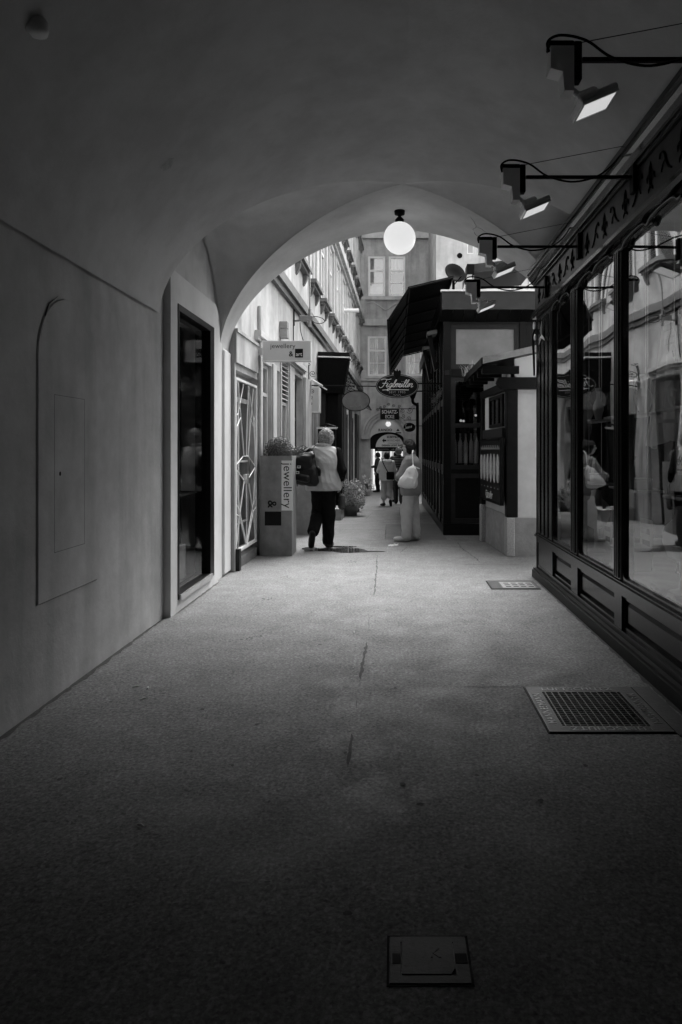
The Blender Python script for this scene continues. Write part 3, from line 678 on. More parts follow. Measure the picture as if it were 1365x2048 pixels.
el = thing('arched_sign', (LX(780, y2), y2, LZ(895, y2)), 'half-round sign reading ELEKTRO BOSCHEK with a black arrow, in the far archway', 'sign')
rw, rh = (LX(808, y2) - LX(752, y2)) / 2, LZ(868, y2) - LZ(894, y2)
mb = MB(); cxs = LX(780, y2); mb.prism([(cxs + rw * math.cos(math.pi * i / 24), LZ(894, y2) + rh * math.sin(math.pi * i / 24)) for i in range(25)], y2, y2 + .05, 'y'); mb.build('board', 'sign_white', el)
for tx, sz, u, v, of in (('ELEKTRO', .12, 786, 874.5, .004), ('BOSCHEK', .125, 788, 881, 0), ('STÖRUNGSDIENST', .06, 788, 886.5, 0), ('DESIGN LICHT BAD', .1, 785, 890.8, .004)):
    text(el, tx, sz, TT(LX(u, y2), y2 - .008, LZ(v, y2)), 'print_black', .003, 0, of, 1.1)
ax, az = LX(769, y2), LZ(881, y2)
mb = MB(); mb.prism([(ax - .1, az), (ax, az + .1), (ax, az + .04), (ax + .1, az + .04), (ax + .1, az - .04), (ax, az - .04), (ax, az - .1)], y2 - .012, y2 - .004, 'y'); mb.build('arrow', 'print_black', el)
mb = MB(); mb.prism([(ar_c - 1.6 - ar_r - .05, LZ(898, y2)), (ar_c - 1.6 + ar_r + .05, LZ(898, y2))] + [(ar_c - 1.6 + (ar_r + .05) * math.cos(math.pi * i / 24), max(LZ(898, y2), ar_z + (ar_r + .05) * math.sin(math.pi * i / 24))) for i in range(25)] , y2 + .07, y2 + .1, 'y'); mb.build('shade_board', 'black_paint', el)  # black board added as the shade of the passage around the sign
mb = MB(); mb.box(LX(750, y2), LX(810, y2), y2 + .005, y2 + .06, LZ(902.5, y2), LZ(894.6, y2)); lt = mb.build('lintel_sign', 'black_paint'); tag(lt, 'narrow black lintel sign with pale script below the arched sign', 'sign')
mb = MB(); z = LZ(898.5, y2)
mb.tube([(LX(756 + i * .5, y2), y2 - .002, z + .025 * math.sin(i * 1.3) + .012 * math.sin(i * 3.1)) for i in range(45)], .006, 4); mb.tube([(LX(783, y2), y2 - .002, z), (LX(789, y2), y2 - .002, z)], .008, 4); mb.tube([(LX(787, y2), y2 - .002, z + .04), (LX(789.5, y2), y2 - .002, z), (LX(787, y2), y2 - .002, z - .04)], .007, 4); mb.build('lettering', 'print_dim', lt)
# bright street seen through the far arch
TB = frame_map((-4, 42, 0), 0, -1)
bh = thing('street_house', (0, 42, -.6), 'bright white house across the street behind the far archway', 'house')
mb = MB(TB); wall_open(mb, 0, 8, -.7, 10, [(3.2, 3.9, .1, 2.2), (4.5, 5.2, .1, 2.2)], .15, .3); mb.build('wall', 'far_street', bh)
window(bh, TB, 3.2, 3.9, .1, 2.2, -.03, .08, .05, 1.5); window(bh, TB, 4.5, 5.2, .1, 2.2, -.03, .08, .05, 1.5)
for k, x in enumerate((-1.05, -.9, -.76)):
    mb = MB(); mb.lathe([(.05, 0), (.04, .1), (.04, 2.4), (.055, 2.45)], (x * 1.02, 38, gz(38)), 12)
    tag(mb.build('white_post', 'white_paint', smooth=True), ('left', 'middle', 'right')[k] + ' one of three slim white posts beyond the far archway', 'post', 'white posts beyond the archway')

# ------------------------------------------------------------------ plain house on the right, behind the kiosk
TP = frame_map((1.65, 25.5, 0), 0, -1)
ph_ = thing('plain_house', (5, 25.5, -.3), 'plain bright plastered house with one tiny window above the kiosk roof', 'house')
def px_(u): return (u - 787) * 25.5 / 1365 - 1.65
def pz_(v): return EYE + (900 - v) * 25.5 / 1365
mb = MB(TP); wall_open(mb, -.05, 9, -.5, 15, [(px_(935), px_(948), pz_(507), pz_(487)), (px_(1020), px_(1042), pz_(600), pz_(552))], .1, .3); mb.build('wall', 'facade_pale', ph_)
mb = MB(TP); mb.add([(-.05, 0, -.5), (-.05, 0, 15), (-.05, -6, 15), (-.05, -6, -.5)], [(0, 1, 2, 3)]); mb.build('side_wall', 'facade_plaster', ph_)
window(ph_, TP, px_(935), px_(948), pz_(507), pz_(487), -.02, .03, .04); window(ph_, TP, px_(1020), px_(1042), pz_(600), pz_(552), -.02, .06, .05, None, (px_(1031),))
mb = MB(); mb.lathe([(.09, 0), (.1, .02), (.07, .05), (.07, .02)], (0, 0, 0), 16); c = TP(px_(920), 0, pz_(511)); mb.v = [(c[0] + x, c[1] - z, c[2] + y) for x, y, z in mb.v]; mb.build('vent', 'black_iron', ph_)
mb = MB(TP); mb.box(px_(972), px_(980), 0.001, .1, -.5, 15); mb.build('downpipe', 'facade_pale', ph_)

# ------------------------------------------------------------------ shopfront on the right of the passage
XS = 1.66                                      # glass plane
TS = lambda s, o, z: (XS - o, s, z)            # s = y, o towards the passage
shop = thing('shopfront', (XS, 4.6, 0), 'old black panelled wooden shopfront with large display windows on the right', 'shopfront')
YE = 7.82
posts = [(6.1, 6.32), (4.92, 5.08), (3.71, 3.87), (2.5, 2.66), (1.2, 1.45)]
bays = [(6.32, 7.06), (5.08, 6.1), (3.87, 4.92), (2.66, 3.71), (1.45, 2.5)]
mb = MB(TS); mb.box(1.2, YE + .02, -.3, .065, 0, .085); mb.box(1.2, YE + .02, -.3, .05, .085, .105); mb.build('plinth', 'grey_wood', shop)
mb = MB(TS); mb.box(1.2, YE, -.1, .015, .105, .15); mb.build('base_rail', 'black_gloss', shop)
mb = MB(TS); mb.box(1.2, YE, -.1, .02, .405, .47); mb.box(1.2, YE, -.1, .045, .47, .49); mb.box(1.2, YE, -.1, .03, .49, .505); mb.build('sill_rail', 'black_gloss', shop)
for a, b in posts + [(7.06, YE)]:
    mb = MB(TS); mb.box(a, b, -.1, .013, .15, .405); mb.build('stile', 'black_gloss', shop)
    mb = MB(TS); w_ = b - a
    mb.bevbox(a, b, -.08, .02, .505, 2.95, .008)
    for q in ((.2, .32), (.44, .56), (.68, .8)): mb.bevbox(a + w_ * q[0], a + w_ * q[1], .018, .03, .52, 2.9, .005)
    mb.build('post', 'black_gloss', shop)
def rrect(a, b, c, d, r, n=6, top=False):
    out = []
    for (cx, cz, s0) in ((b - r, c + r, -90), (b - r if top else b, d - r if top else d, 0), (a + r if top else a, d - r if top else d, 90), (a + r, c + r, 180)):
        rr = r if (top or s0 in (-90, 180)) else 0
        for i in range(n + 1):
            t = R(s0 + 90 * i / n); out.append((cx + rr * math.cos(t), cz + rr * math.sin(t)))
    return out
def rect_n(a, b, c, d, n=6):
    out = []
    for (x, z) in ((b, c), (b, d), (a, d), (a, c)): out += [(x, z)] * (n + 1)
    return out
for k, (a, b) in enumerate(bays):
    # panel below the window
    pn = MB(TS); pn.box(a, b, -.06, -.03, .15, .405); po = pn.build('lower_panel', 'black_gloss', shop)
    mb = MB(TS); mb.ring([(a + .0, .15), (b, .15), (b, .405), (a, .405)], [(a + .03, .18), (b - .03, .18), (b - .03, .375), (a + .03, .375)], -.03, -.005, 'y'); mb.build('bead', 'black_gloss', po)
    mb = MB(TS); mb.add([(a + .03, -.028, .18), (b - .03, -.028, .18), (b - .07, -.012, .22), (a + .07, -.012, .22), (a + .03, -.028, .375), (b - .03, -.028, .375), (b - .07, -.012, .335), (a + .07, -.012, .335)],
                        [(0, 1, 2, 3), (7, 6, 5, 4), (0, 3, 7, 4), (1, 5, 6, 2), (3, 2, 6, 7)]); mb.build('raised_field', 'black_gloss', po)
    # sash with rounded lower corners
    mb = MB(TS); mb.ring(rect_n(a, b, .505, 2.95), rrect(a + .012, b - .012, .53, 2.93, .06), -.03, .008, 'y'); so = mb.build('sash', 'black_gloss', shop)
    mb = MB(TS); mb.add([(a + .01, -.012, .52), (b - .01, -.012, .52), (b - .01, -.012, 2.94), (a + .01, -.012, 2.94)], [(0, 1, 2, 3)]); mb.build('pane', 'shop_glass', so)
    # wavy head board with bead
    w_ = b - a
    prof = [(0, -.06), (.05, -.058), (.12, -.022), (.3, -.01), (.43, -.02), (.5, -.05), (.57, -.02), (.7, -.01), (.88, -.022), (.95, -.058), (1, -.06)]
    pts = smooth_pts([(a + w_ * p, 0, 2.955 + q) for p, q in prof], 5)
    mb = MB(TS); n = len(pts)
    vs = [(p[0], -.008, p[2]) for p in pts] + [(p[0], -.008, 2.97) for p in pts] + [(p[0], .014, p[2]) for p in pts] + [(p[0], .014, 2.97) for p in pts]
    mb.add(vs, [(i, i + 1, n + i + 1, n + i) for i in range(n - 1)] + [(2 * n + i, 2 * n + i + 1, 3 * n + i + 1, 3 * n + i) for i in range(n - 1)] + [(i, i + 1, 2 * n + i + 1, 2 * n + i) for i in range(n - 1)])
    hb = mb.build('head_board', 'black_gloss', shop)
    mb = MB(TS); mb.tube([(p[0], .02, p[2]) for p in pts], .013, 8); mb.smooth = True; mb.build('bead', 'black_gloss', hb)
# frieze, cornice: stepped profiles along y
def run(prof, name, mat, y0=1.2, y1=YE + .03):
    mb = MB(TS); n = len(prof); mb.add([(y0, o, z) for o, z in prof] + [(y1, o, z) for o, z in prof], [tuple(range(n)), tuple(range(2 * n - 1, n - 1, -1))] + [(i, (i + 1) % n, n + (i + 1) % n, n + i) for i in range(n)])
    return mb.build(name, mat, shop)
run([(-.3, 2.95), (.06, 2.95), (.085, 2.965), (.085, 2.985), (.065, 2.995), (.065, 3.015), (.05, 3.02), (.04, 3.03), (-.3, 3.03)], 'architrave', 'black_gloss')
run([(-.3, 3.032), (.03, 3.032), (.03, 3.32), (-.3, 3.32)], 'frieze', 'frieze_paint')
run([(-.3, 3.322), (.05, 3.322), (.05, 3.345), (.07, 3.35), (.07, 3.37), (.095, 3.39), (.11, 3.42), (.11, 3.445), (.125, 3.45), (.125, 3.49), (-.3, 3.49)], 'cornice', 'black_gloss')
# frieze ornaments
def fleur():
    mb = MB()
    for pts, r in (([(0, 0, -.07), (0, 0, .0), (.004, 0, .06), (0, 0, .1)], [.006, .016, .012, .002]), ([(0, 0, -.02), (.03, 0, .02), (.055, 0, .01), (.06, 0, -.02)], [.006, .01, .008, .002]), ([(0, 0, -.02), (-.03, 0, .02), (-.055, 0, .01), (-.06, 0, -.02)], [.006, .01, .008, .002]), ([(0, 0, -.05), (.03, 0, -.07), (.04, 0, -.09)], [.005, .007, .002]), ([(0, 0, -.05), (-.03, 0, -.07), (-.04, 0, -.09)], [.005, .007, .002])):
        mb.tube(pts, r, 6)
    return mb
def scrollo():
    mb = MB(); mb.tube(smooth_pts([(-.09, 0, -.07), (-.05, 0, -.05), (-.01, 0, -.0), (.02, 0, .06), (.07, 0, .08), (.09, 0, .05)], 5), .007, 6); mb.tube(smooth_pts([(.0, 0, .02), (.04, 0, .0), (.06, 0, -.04)], 4), .005, 5); return mb
proto = [None, None]
for k in range(26):
    y = 7.6 - k * .235; t = k % 2
    m2 = (fleur() if t == 0 else scrollo()); m2.v = [(XS - .033 + p[1], y + p[0] * (1 if (k // 2) % 2 else -1), 3.175 + p[2]) for p in m2.v]
    m2.smooth = True; m2.build('frieze_ornament', 'black_iron', shop, True)
# corner: capital scroll, hanging ornament and the end wall
for r0, c in ((.05, (7.78, .05, 2.86)), (.035, (7.72, .055, 2.72))):
    mb = MB(TS); mb.tube([(c[0] + p[0], c[1], c[2] + p[2]) for p in spiral((0, 0, 0), .004, r0, 0, 1.6)], .012, 7); mb.build('scroll', 'lamp_grey', shop, True)
mb = MB(TS); mb.tube(smooth_pts([(7.79, .05, 2.82), (7.76, .07, 2.74), (7.79, .06, 2.62), (7.76, .06, 2.5), (7.79, .05, 2.3)], 6), [.02, .018, .018, .018, .018, .018, .016, .016, .016, .016, .016, .016, .016, .016, .014, .014, .014, .014, .014, .013, .013, .013, .012, .012, .01], 7); mb.build('drop_ornament', 'grey_wood', shop, True)
for an in (90, 205, 335):
    mb = MB(TS); c = Vector((7.42, .045, 2.69)); d = Vector((math.cos(R(an)), 0, math.sin(R(an)))); q = Vector((-d.z, 0, d.x))
    mb.add([tuple(c - q * .02), tuple(c + d * .16 - q * .008), tuple(c + d * .16 + q * .008), tuple(c + q * .02), tuple(c + Vector((0, .02, 0)) + d * .05)], [(0, 1, 4), (1, 2, 4), (2, 3, 4), (3, 0, 4), (0, 3, 2, 1)]); mb.build('star_blade', 'cream_paint', shop)
mb = MB(); mb.box(XS - .02, 3.4, YE - .06, YE, 0, 3.3); mb.build('end_wall', 'black_paint', shop)
# interior of the display
mb = MB(); mb.box(3.2, 3.3, 1.2, YE - .07, .1, 2.94); mb.build('back_wall', 'interior_mid', shop)
mb = MB(); mb.box(XS + .03, 3.2, 1.2, YE - .07, .38, .45); mb.build('display_floor', 'interior_mid', shop)
mb = MB(); mb.box(XS - .02, 3.3, 1.2, YE, 3.033, 3.3); mb.v = [(x + .3 if x < 2 else x, y, z) for x, y, z in mb.v]; mb.build('ceiling_board', 'interior_dark', shop)
mb = MB(); mb.box(XS, 3.3, 1.2, 1.26, .1, 3.0); mb.build('side_wall', 'interior_dark', shop)
mb = MB(); mb.box(1.62, 3.6, 1.15, YE, 3.495, 3.55); mb.v = [(x + .1 if x < 2 else x, y, z) for x, y, z in mb.v]; mb.build('roof_board', 'interior_dark', shop)
# goods in the windows
def good(name, label, cat, build, loc):
    t = thing(name, loc, label, cat, 'goods in the shop windows')
    build(t, Vector(loc)); return t
def mk_frame(w, h, tilt=.12):
    def f(t, c):
        T = lambda s, o, z: (c.x + .02 + tilt * z - o, c.y + s, c.z + z)
        mb = MB(T); mb.ring([(-w / 2, 0), (w / 2, 0), (w / 2, h), (-w / 2, h)], [(-w / 2 + .03, .03), (w / 2 - .03, .03), (w / 2 - .03, h - .03), (-w / 2 + .03, h - .03)], 0, .02, 'y'); mb.build('frame', 'grey_wood', t)
        mb = MB(T); mb.add([(-w / 2 + .02, .005, .02), (w / 2 - .02, .005, .02), (w / 2 - .02, .005, h - .02), (-w / 2 + .02, .005, h - .02)], [(0, 1, 2, 3)]); mb.build('picture', 'paper', t)
        mb = MB(T); mb.add([(-w / 4, .008, h * .3), (w / 4, .008, h * .3), (w / 6, .008, h * .65), (-w / 5, .008, h * .7)], [(0, 1, 2, 3)]); mb.build('motif', 'print_dim', t)
    return f
def mk_box(w, d, h):
    def f(t, c):
        mb = MB(); mb.bevbox(c.x - d / 2, c.x + d / 2, c.y - w / 2, c.y + w / 2, c.z, c.z + h * .8, .006); mb.build('box', 'sign_white', t)
        mb = MB(); mb.bevbox(c.x - d / 2 - .006, c.x + d / 2 + .006, c.y - w / 2 - .006, c.y + w / 2 + .006, c.z + h * .8, c.z + h, .006); mb.build('lid', 'cream_paint', t)
    return f
def mk_cloth(w, h):
    def f(t, c):
        mb = MB(); mb.grid(lambda s, v: (c.x + .05 * math.sin(14 * s + 2 * v) * v + .25 * (1 - v) ** 2 * .3, c.y + (s - .5) * w * (.55 + .45 * v), c.z + h * (1 - v) + .04 * math.sin(6 * s)), 26, 14); mb.smooth = True; mb.build('cloth', 'cloth_bag', t)
        mb = MB(); mb.tube([(c.x + .08, c.y - w * .3, c.z + h + .02), (c.x + .08, c.y + w * .3, c.z + h + .02)], .012, 8); mb.build('rail', 'metal_bright', t)
    return f
def mk_bust(t, c):
    mb = MB(); mb.lathe([(.09, 0), (.09, .02), (.02, .04), (.02, .22), (.09, .26), (.13, .36), (.12, .46), (.06, .52), (.045, .58), (.05, .6), (.02, .61)], tuple(c), 18); mb.build('stand', 'cream_paint', t, True)
    mb = MB(); mb.tube([(c.x + .075 * math.cos(a), c.y + .075 * math.sin(a), c.z + .5 - .07 * (1 - math.cos(a))) for a in [R(15 * i) for i in range(25)]], .006, 5); mb.build('necklace', 'metal_bright', t)
def mk_pedestal(w, d, h):
    def f(t, c):
        mb = MB(); mb.bevbox(c.x - d / 2, c.x + d / 2, c.y - w / 2, c.y + w / 2, c.z, c.z + h, .008); mb.build('block', 'interior_mid', t)
        mb = MB(); mb.box(c.x - d / 2 - .02, c.x + d / 2 + .02, c.y - w / 2 - .02, c.y + w / 2 + .02, c.z + h, c.z + h + .02); mb.build('top', 'cream_paint', t)
    return f
good('display_pedestal', 'low pedestal in the nearest shop window', 'pedestal', mk_pedestal(.55, .4, .3), (2.1, 4.15, .45))
good('gift_box', 'white lidded box on the pedestal in the nearest shop window', 'box', mk_box(.26, .2, .16), (2.05, 4.15, .772))
good('picture_frame', 'small framed picture standing behind the nearest shop window', 'picture', mk_frame(.3, .24), (2.5, 4.55, 1.2))
good('display_pedestal', 'tall pedestal under the framed picture in the shop window', 'pedestal', mk_pedestal(.5, .4, .73), (2.55, 4.55, .45))
good('hanging_cloth', 'pale draped cloth hanging in the middle shop window', 'cloth', mk_cloth(.6, 1.0), (2.2, 5.6, 1.5))
good('picture_frame', 'large framed print leaning in the middle shop window', 'picture', mk_frame(.42, .55), (2.3, 5.35, .45))
good('necklace_bust', 'pale necklace stand in the narrow corner window', 'display stand', mk_bust, (2.0, 6.72, .45))
good('necklace_bust', 'pale necklace stand beside the low pedestal in the nearest window', 'display stand', mk_bust, (2.0, 4.72, .45))
good('gift_box', 'white lidded box on the floor of the middle shop window', 'box', mk_box(.3, .24, .2), (2.0, 5.75, .45))
good('hanging_cloth', 'pale draped cloth at the back of the nearest shop window', 'cloth', mk_cloth(.5, .9), (2.7, 3.9, 1.6))
WN = ('narrow corner window', 'middle window', 'nearest full window')
def mk_shelf(w):
    def f(t, c):
        mb = MB(); mb.box(c.x - .1, c.x + .1, c.y - w / 2, c.y + w / 2, c.z, c.z + .018); mb.build('board', 'cream_paint', t)
        for q in (-.4, .4): mb = MB(); mb.tube([(c.x, c.y + q * w, c.z), (c.x, c.y + q * w, 2.94)], .004, 5); mb.build('wire', 'metal_bright', t)
    return f
def mk_card(t, c):
    mb = MB(); mb.add([(c.x, c.y - .045, c.z), (c.x, c.y + .045, c.z), (c.x + .03, c.y + .045, c.z + .075), (c.x + .03, c.y - .045, c.z + .075), (c.x + .06, c.y - .045, c.z), (c.x + .06, c.y + .045, c.z)], [(0, 1, 2, 3), (3, 2, 5, 4)]); mb.build('card', 'sign_white', t)
    mb = MB(); mb.add([(c.x + .008, c.y - .03, c.z + .03), (c.x + .008, c.y + .03, c.z + .03), (c.x + .016, c.y + .03, c.z + .05), (c.x + .016, c.y - .03, c.z + .05)], [(0, 1, 2, 3)]); mb.build('print', 'print_dim', t)
def mk_vase(r):
    def f(t, c):
        mb = MB(); mb.lathe([(r * .5, 0), (r * .55, .01), (r, .09), (r * .95, .14), (r * .4, .2), (r * .35, .25), (r * .5, .28)], tuple(c), 18); mb.build('body', 'cream_paint', t, True)
        mb = MB(); mb.lathe([(r * .5, .275), (r * .56, .29), (r * .5, .3)], tuple(c), 18); mb.build('rim', 'metal_bright', t, True)
    return f
def mk_print(w, h):
    def f(t, c):
        mb = MB(); mb.grid(lambda a, b: (c.x + .02 * math.sin(3 * a), c.y + (a - .5) * w, c.z + b * h), 6, 4); mb.build('sheet', 'paper', t)
        for k in range(3): mb = MB(); mb.box(c.x - .012, c.x - .01, c.y - w * .35, c.y + w * (.1 + .1 * k), c.z + h * (.2 + .25 * k), c.z + h * (.32 + .25 * k)); mb.build('print', 'print_dim' if k else 'print_black', t)
    return f
for wi, (a, b) in enumerate(bays[:3]):
    c = (a + b) / 2; w_ = b - a
    good('display_shelf', 'glass-hung display shelf in the ' + WN[wi], 'shelf', mk_shelf(w_ * .8), (1.95, c, 1.72))
    good('display_shelf', 'lower hung display shelf in the ' + WN[wi], 'shelf', mk_shelf(w_ * .7), (1.98, c, 1.12))
    for k, q in enumerate((-.28, 0, .28)):
        if wi or k != 1: good('vase', ('far', 'central', 'near')[2 - k] + ' small pale vase on the hung shelf in the ' + WN[wi], 'vase', mk_vase(.05 + .015 * ((k + wi) % 3)), (1.95, c + q * w_, 1.738))
        good('price_card', ('near', 'central', 'far')[k] + ' folded price card behind the glass of the ' + WN[wi], 'card', mk_card, (1.76, c + q * w_, .452))
    good('picture_frame', 'little framed picture on the lower shelf of the ' + WN[wi], 'picture', mk_frame(.2, .26), (1.96, c + .08, 1.138))
    good('gift_box', 'small lidded box on the lower shelf of the ' + WN[wi], 'box', mk_box(.13, .12, .09), (1.97, c - .17 * w_, 1.138))
    good('paper_print', 'printed sheet hung high in the ' + WN[wi], 'print', mk_print(.34, .46), (2.25, c - .05, 2.1))
    good('paper_print', 'printed sheet propped low in the ' + WN[wi], 'print', mk_print(.3, .4), (2.15, c + .2 * w_, .46))
nt_ = thing('bicycle_notice', (XS + .02, 3.98, 1.3), 'small white notice with a bicycle drawing stuck inside the nearest window', 'notice')
TN = lambda s, o, z: (XS + .016 - o, 3.98 - s, 1.38 + z)
mb = MB(TN); mb.box(-.06, .06, -.003, 0, -.075, .075); mb.build('card', 'sign_white', nt_)
mb = MB(TN)
for cx in (-.026, .026): mb.ring([(cx + .02 * math.cos(R(20 * i)), .0 + .02 * math.sin(R(20 * i))) for i in range(18)], [(cx + .016 * math.cos(R(20 * i)), .0 + .016 * math.sin(R(20 * i))) for i in range(18)], .0005, .0015, 'y')
for a, b in (((-.026, 0), (-.01, .03)), ((-.01, .03), (.02, .03)), ((.02, .03), (.026, 0)), ((-.01, .03), (.002, 0)), ((.002, 0), (.02, .03)), ((-.026, 0), (.002, 0))): mb.tube([(a[0], .001, a[1]), (b[0], .001, b[1])], .0018, 4)
mb.build('bicycle_drawing', 'print_black', nt_)
mb = MB(TN); mb.box(-.045, .045, .0005, .0015, -.055, -.04); mb.build('print_line', 'print_black', nt_)

# flood lamps on arms over the shopfront
def flood(loc, label, arm):
    t = thing('flood_lamp', loc, label, 'lamp', 'flood lamps over the shopfront')
    def P(mb, name, mat, sm=False): return mb.build(name, mat, t, sm, local=True)
    mb = MB(); mb.box(.045, arm, -.01, .01, -.032, -.012); P(mb, 'arm', 'black_iron')
    mb = MB(); mb.bevbox(arm - .035, arm, -.04, .04, -.13, .09, .006); P(mb, 'wall_plate', 'black_iron')
    mb = MB(); mb.bevbox(.0, .038, -.03, .03, -.13, .055, .005); mb.bevbox(-.12, .0, -.035, .035, .028, .055, .005); P(mb, 'clamp', 'black_iron')
    mb = MB(); mb.prism([(-.115, .022), (-.004, .022), (-.004, -.19), (-.05, -.19), (-.058, -.1), (-.115, -.085)], -.045, .045, 'y'); P(mb, 'housing', 'lamp_grey')
    e1 = Vector((.922, 0, .387)); e2 = Vector((0, 1, 0)); nn = Vector((.387, 0, -.922)); c = Vector((.105, .0, -.235))
    Th = lambda a, b, h: tuple(c + e1 * a + e2 * b + nn * h)
    mb = MB(Th); mb.bevbox(-.095, .095, -.095, .095, -.03, .0, .008); hd = P(mb, 'head', 'lamp_grey')
    mb = MB(Th); mb.ring([(-.09, -.09), (.09, -.09), (.09, .09), (-.09, .09)], [(-.08, -.08), (.08, -.08), (.08, .08), (-.08, .08)], .001, .012, 'z'); P(mb, 'bezel', 'metal_bright')
    mb = MB(Th); mb.box(-.079, .079, -.079, .079, .0015, .009); P(mb, 'light_panel', 'flood_light')
    mb = MB(Th); mb.bevbox(-.075, .03, -.045, .045, -.075, -.031, .015); P(mb, 'driver', 'lamp_grey')
    mb = MB(); mb.tube([(-.02, .0, -.15), (.04, 0, -.2), (.07, 0, -.2)], .016, 8); P(mb, 'knuckle', 'lamp_grey', True)
    mb = MB(); mb.tube(smooth_pts([(-.12, -.03, .0), (-.125, -.03, .05), (-.06, -.02, .085), (.06, -.02, .06), (.18, -.02, -.02), (.34, -.02, -.06), (.5, -.02, -.03), (.62, .02, .06), (arm - .06, .1, .19)], 6), .0065, 6); P(mb, 'cable', 'black_iron', True)
    mb = MB(); mb.tube([(.03, 0, .06), (arm - .06, .02, .2)], .0022, 5); P(mb, 'stay_wire', 'black_iron')
    return t
FR = XS - .03
flood((.855, 3.25, 3.33), 'flood lamp nearest the camera, upper right, on a long black arm', FR - .855)
flood((.845, 4.57, 3.30), 'second flood lamp from the camera, over the shopfront', FR - .845)
flood((.86, 5.93, 3.24), 'third flood lamp from the camera, in front of the arch', FR - .86)
flood((.88, 7.2, 3.19), 'farthest and smallest flood lamp, before the kiosk roof', FR - .88)

# ------------------------------------------------------------------ covers in the floor
gr = thing('ventilation_grate', (1.12, 3.82, 0), 'cast iron ventilation grate with raised lettering beside the shopfront', 'grate')
def rc(a, b, c, d): return [(a, c), (b, c), (b, d), (a, d)]
mb = MB(); mb.ring(rc(.8, 1.44, 3.49, 4.15), rc(.885, 1.345, 3.565, 4.06), .0005, .0095, 'z'); mb.build('frame', 'iron_cover', gr)
mb = MB(); mb.box(.88, 1.35, 3.56, 4.065, .0015, .0035); mb.build('shaft', 'print_black', gr)
mb = MB()
for i in range(12): x = .885 + .46 * (i + .5) / 12; mb.box(x - .003, x + .003, 3.566, 4.059, .004, .0095)
for i in range(17): y = 3.565 + .495 * (i + .5) / 17; mb.box(.886, 1.344, y - .002, y + .002, .0045, .0085)
mb.build('grating', 'iron_bar', gr, kind='stuff')
mb = MB(); mb.ring(rc(.792, 1.448, 3.482, 4.158), rc(.799, 1.441, 3.489, 4.151), .0005, .003, 'z'); mb.build('gap', 'print_black', gr)
text(gr, 'LUFTSCHUTZ', .062, lambda x, y, z: (1.1 + x, 4.105 + y, .0098 + z), 'iron_letter', .002, 0, .001, 1.15)
text(gr, 'LUFTSCHUTZ', .062, lambda x, y, z: (1.13 - x, 3.527 - y, .0098 + z), 'iron_letter', .002, 0, .001, 1.15)
text(gr, 'MANNESMANN', .062, lambda x, y, z: (.843 - y, 3.81 + x, .0098 + z), 'iron_letter', .002, 0, .001, 1.05)
text(gr, 'MANNESMANN', .062, lambda x, y, z: (1.393 + y, 3.81 - x, .0098 + z), 'iron_letter', .002, 0, .001, 1.05)
mb = MB(); mb.box(1.45, 1.56, 3.45, 4.16, .0008, .006); tag(mb.build('metal_strip', 'iron_cover'), 'flat iron strip between the lettered grate and the shop plinth', 'strip')
cv = thing('utility_cover', (.1, 1.94, 0), 'small iron utility cover with two slots in the dark foreground', 'cover')
mb = MB(); mb.ring(rc(-.01, .212, 1.85, 2.026), rc(.022, .175, 1.878, 2.005), .0005, .0042, 'z'); mb.build('frame', 'iron_cover', cv)
mb = MB(); mb.prism([(.024, 1.88), (.16, 1.88), (.173, 1.9), (.173, 2.003), (.024, 2.003)], .001, .0065, 'z'); mb.build('lid', 'iron_cover', cv)
for a, b in ((-.003, .021), (.176, .21)):
    mb = MB(); mb.box(a, b, 1.92, 1.958, .0046, .0052); mb.build('slot', 'print_black', cv)
text(cv, 'K', .05, lambda x, y, z: (.12 + x, 1.955 + y, .0072 + z), 'iron_cover', .001)
mb = MB(); mb.ring(rc(-.018, .22, 1.842, 2.034), rc(-.011, .213, 1.849, 2.027), .0005, .002, 'z'); mb.build('gap', 'print_black', cv)
dc = thing('drain_cover', (1.27, 7.3, 0), 'slotted drain cover on the paving by the shop corner', 'cover')
mb = MB(); mb.ring(rc(1.03, 1.53, 7.1, 7.54), rc(1.15, 1.5, 7.13, 7.45), .0005, .008, 'z'); mb.build('frame', 'iron_cover', dc)
mb = MB(); mb.box(1.152, 1.498, 7.132, 7.448, .001, .01); ld = mb.build('lid', 'concrete', dc)
for i in range(4):
    for j in range(3):
        mb = MB(); x = 1.19 + i * .08; y = 7.18 + j * .09; mb.box(x, x + .055, y, y + .035, .0102, .0108); mb.build('slot', 'print_black', ld)
mb = MB(); mb.ring(rc(1.02, 1.54, 7.09, 7.55), rc(1.03, 1.53, 7.1, 7.54), .0005, .002, 'z'); mb.build('gap', 'print_black', dc)

# ------------------------------------------------------------------ restaurant kiosk
KX, KY = .88, 11.6
ks = thing('restaurant_kiosk', (1.9, 14, 0), 'black panelled restaurant pavilion with tall windows, right of the lane', 'kiosk')
def kb(name, mat, *b, par=None, bev=0):
    mb = MB()
    if bev: mb.bevbox(*b, bev)
    else: mb.box(*b)
    return mb.build(name, mat, par or ks)
kb('post', 'black_paint', KX - .03, KX + .105, KY, KY + .13, 0, 3.72, bev=.008)
kb('post', 'black_paint', 2.15, 2.27, KY, KY + .12, 0, 3.72, bev=.008)
kb('head_rail', 'black_paint', KX - .02, 3.4, KY + .01, KY + .12, 3.6, 3.78)
kb('mid_rail', 'black_paint', KX + .1, 2.16, KY + .01, KY + .12, 2.7, 2.83)
kb('base_rail', 'black_paint', KX - .02, 3.4, KY - .012, KY + .12, 0, .2)
kb('rosette', 'grey_wood', KX + .0, KX + .075, KY - .012, KY, 2.73, 2.81)
TK = frame_map((0, KY, 0), 0, -1)
window(ks, TK, KX + .106, 2.149, 2.83, 3.6, -.03, .085, .05, None, (), 'grey_wood', 'frosted', 'upper_window', False)
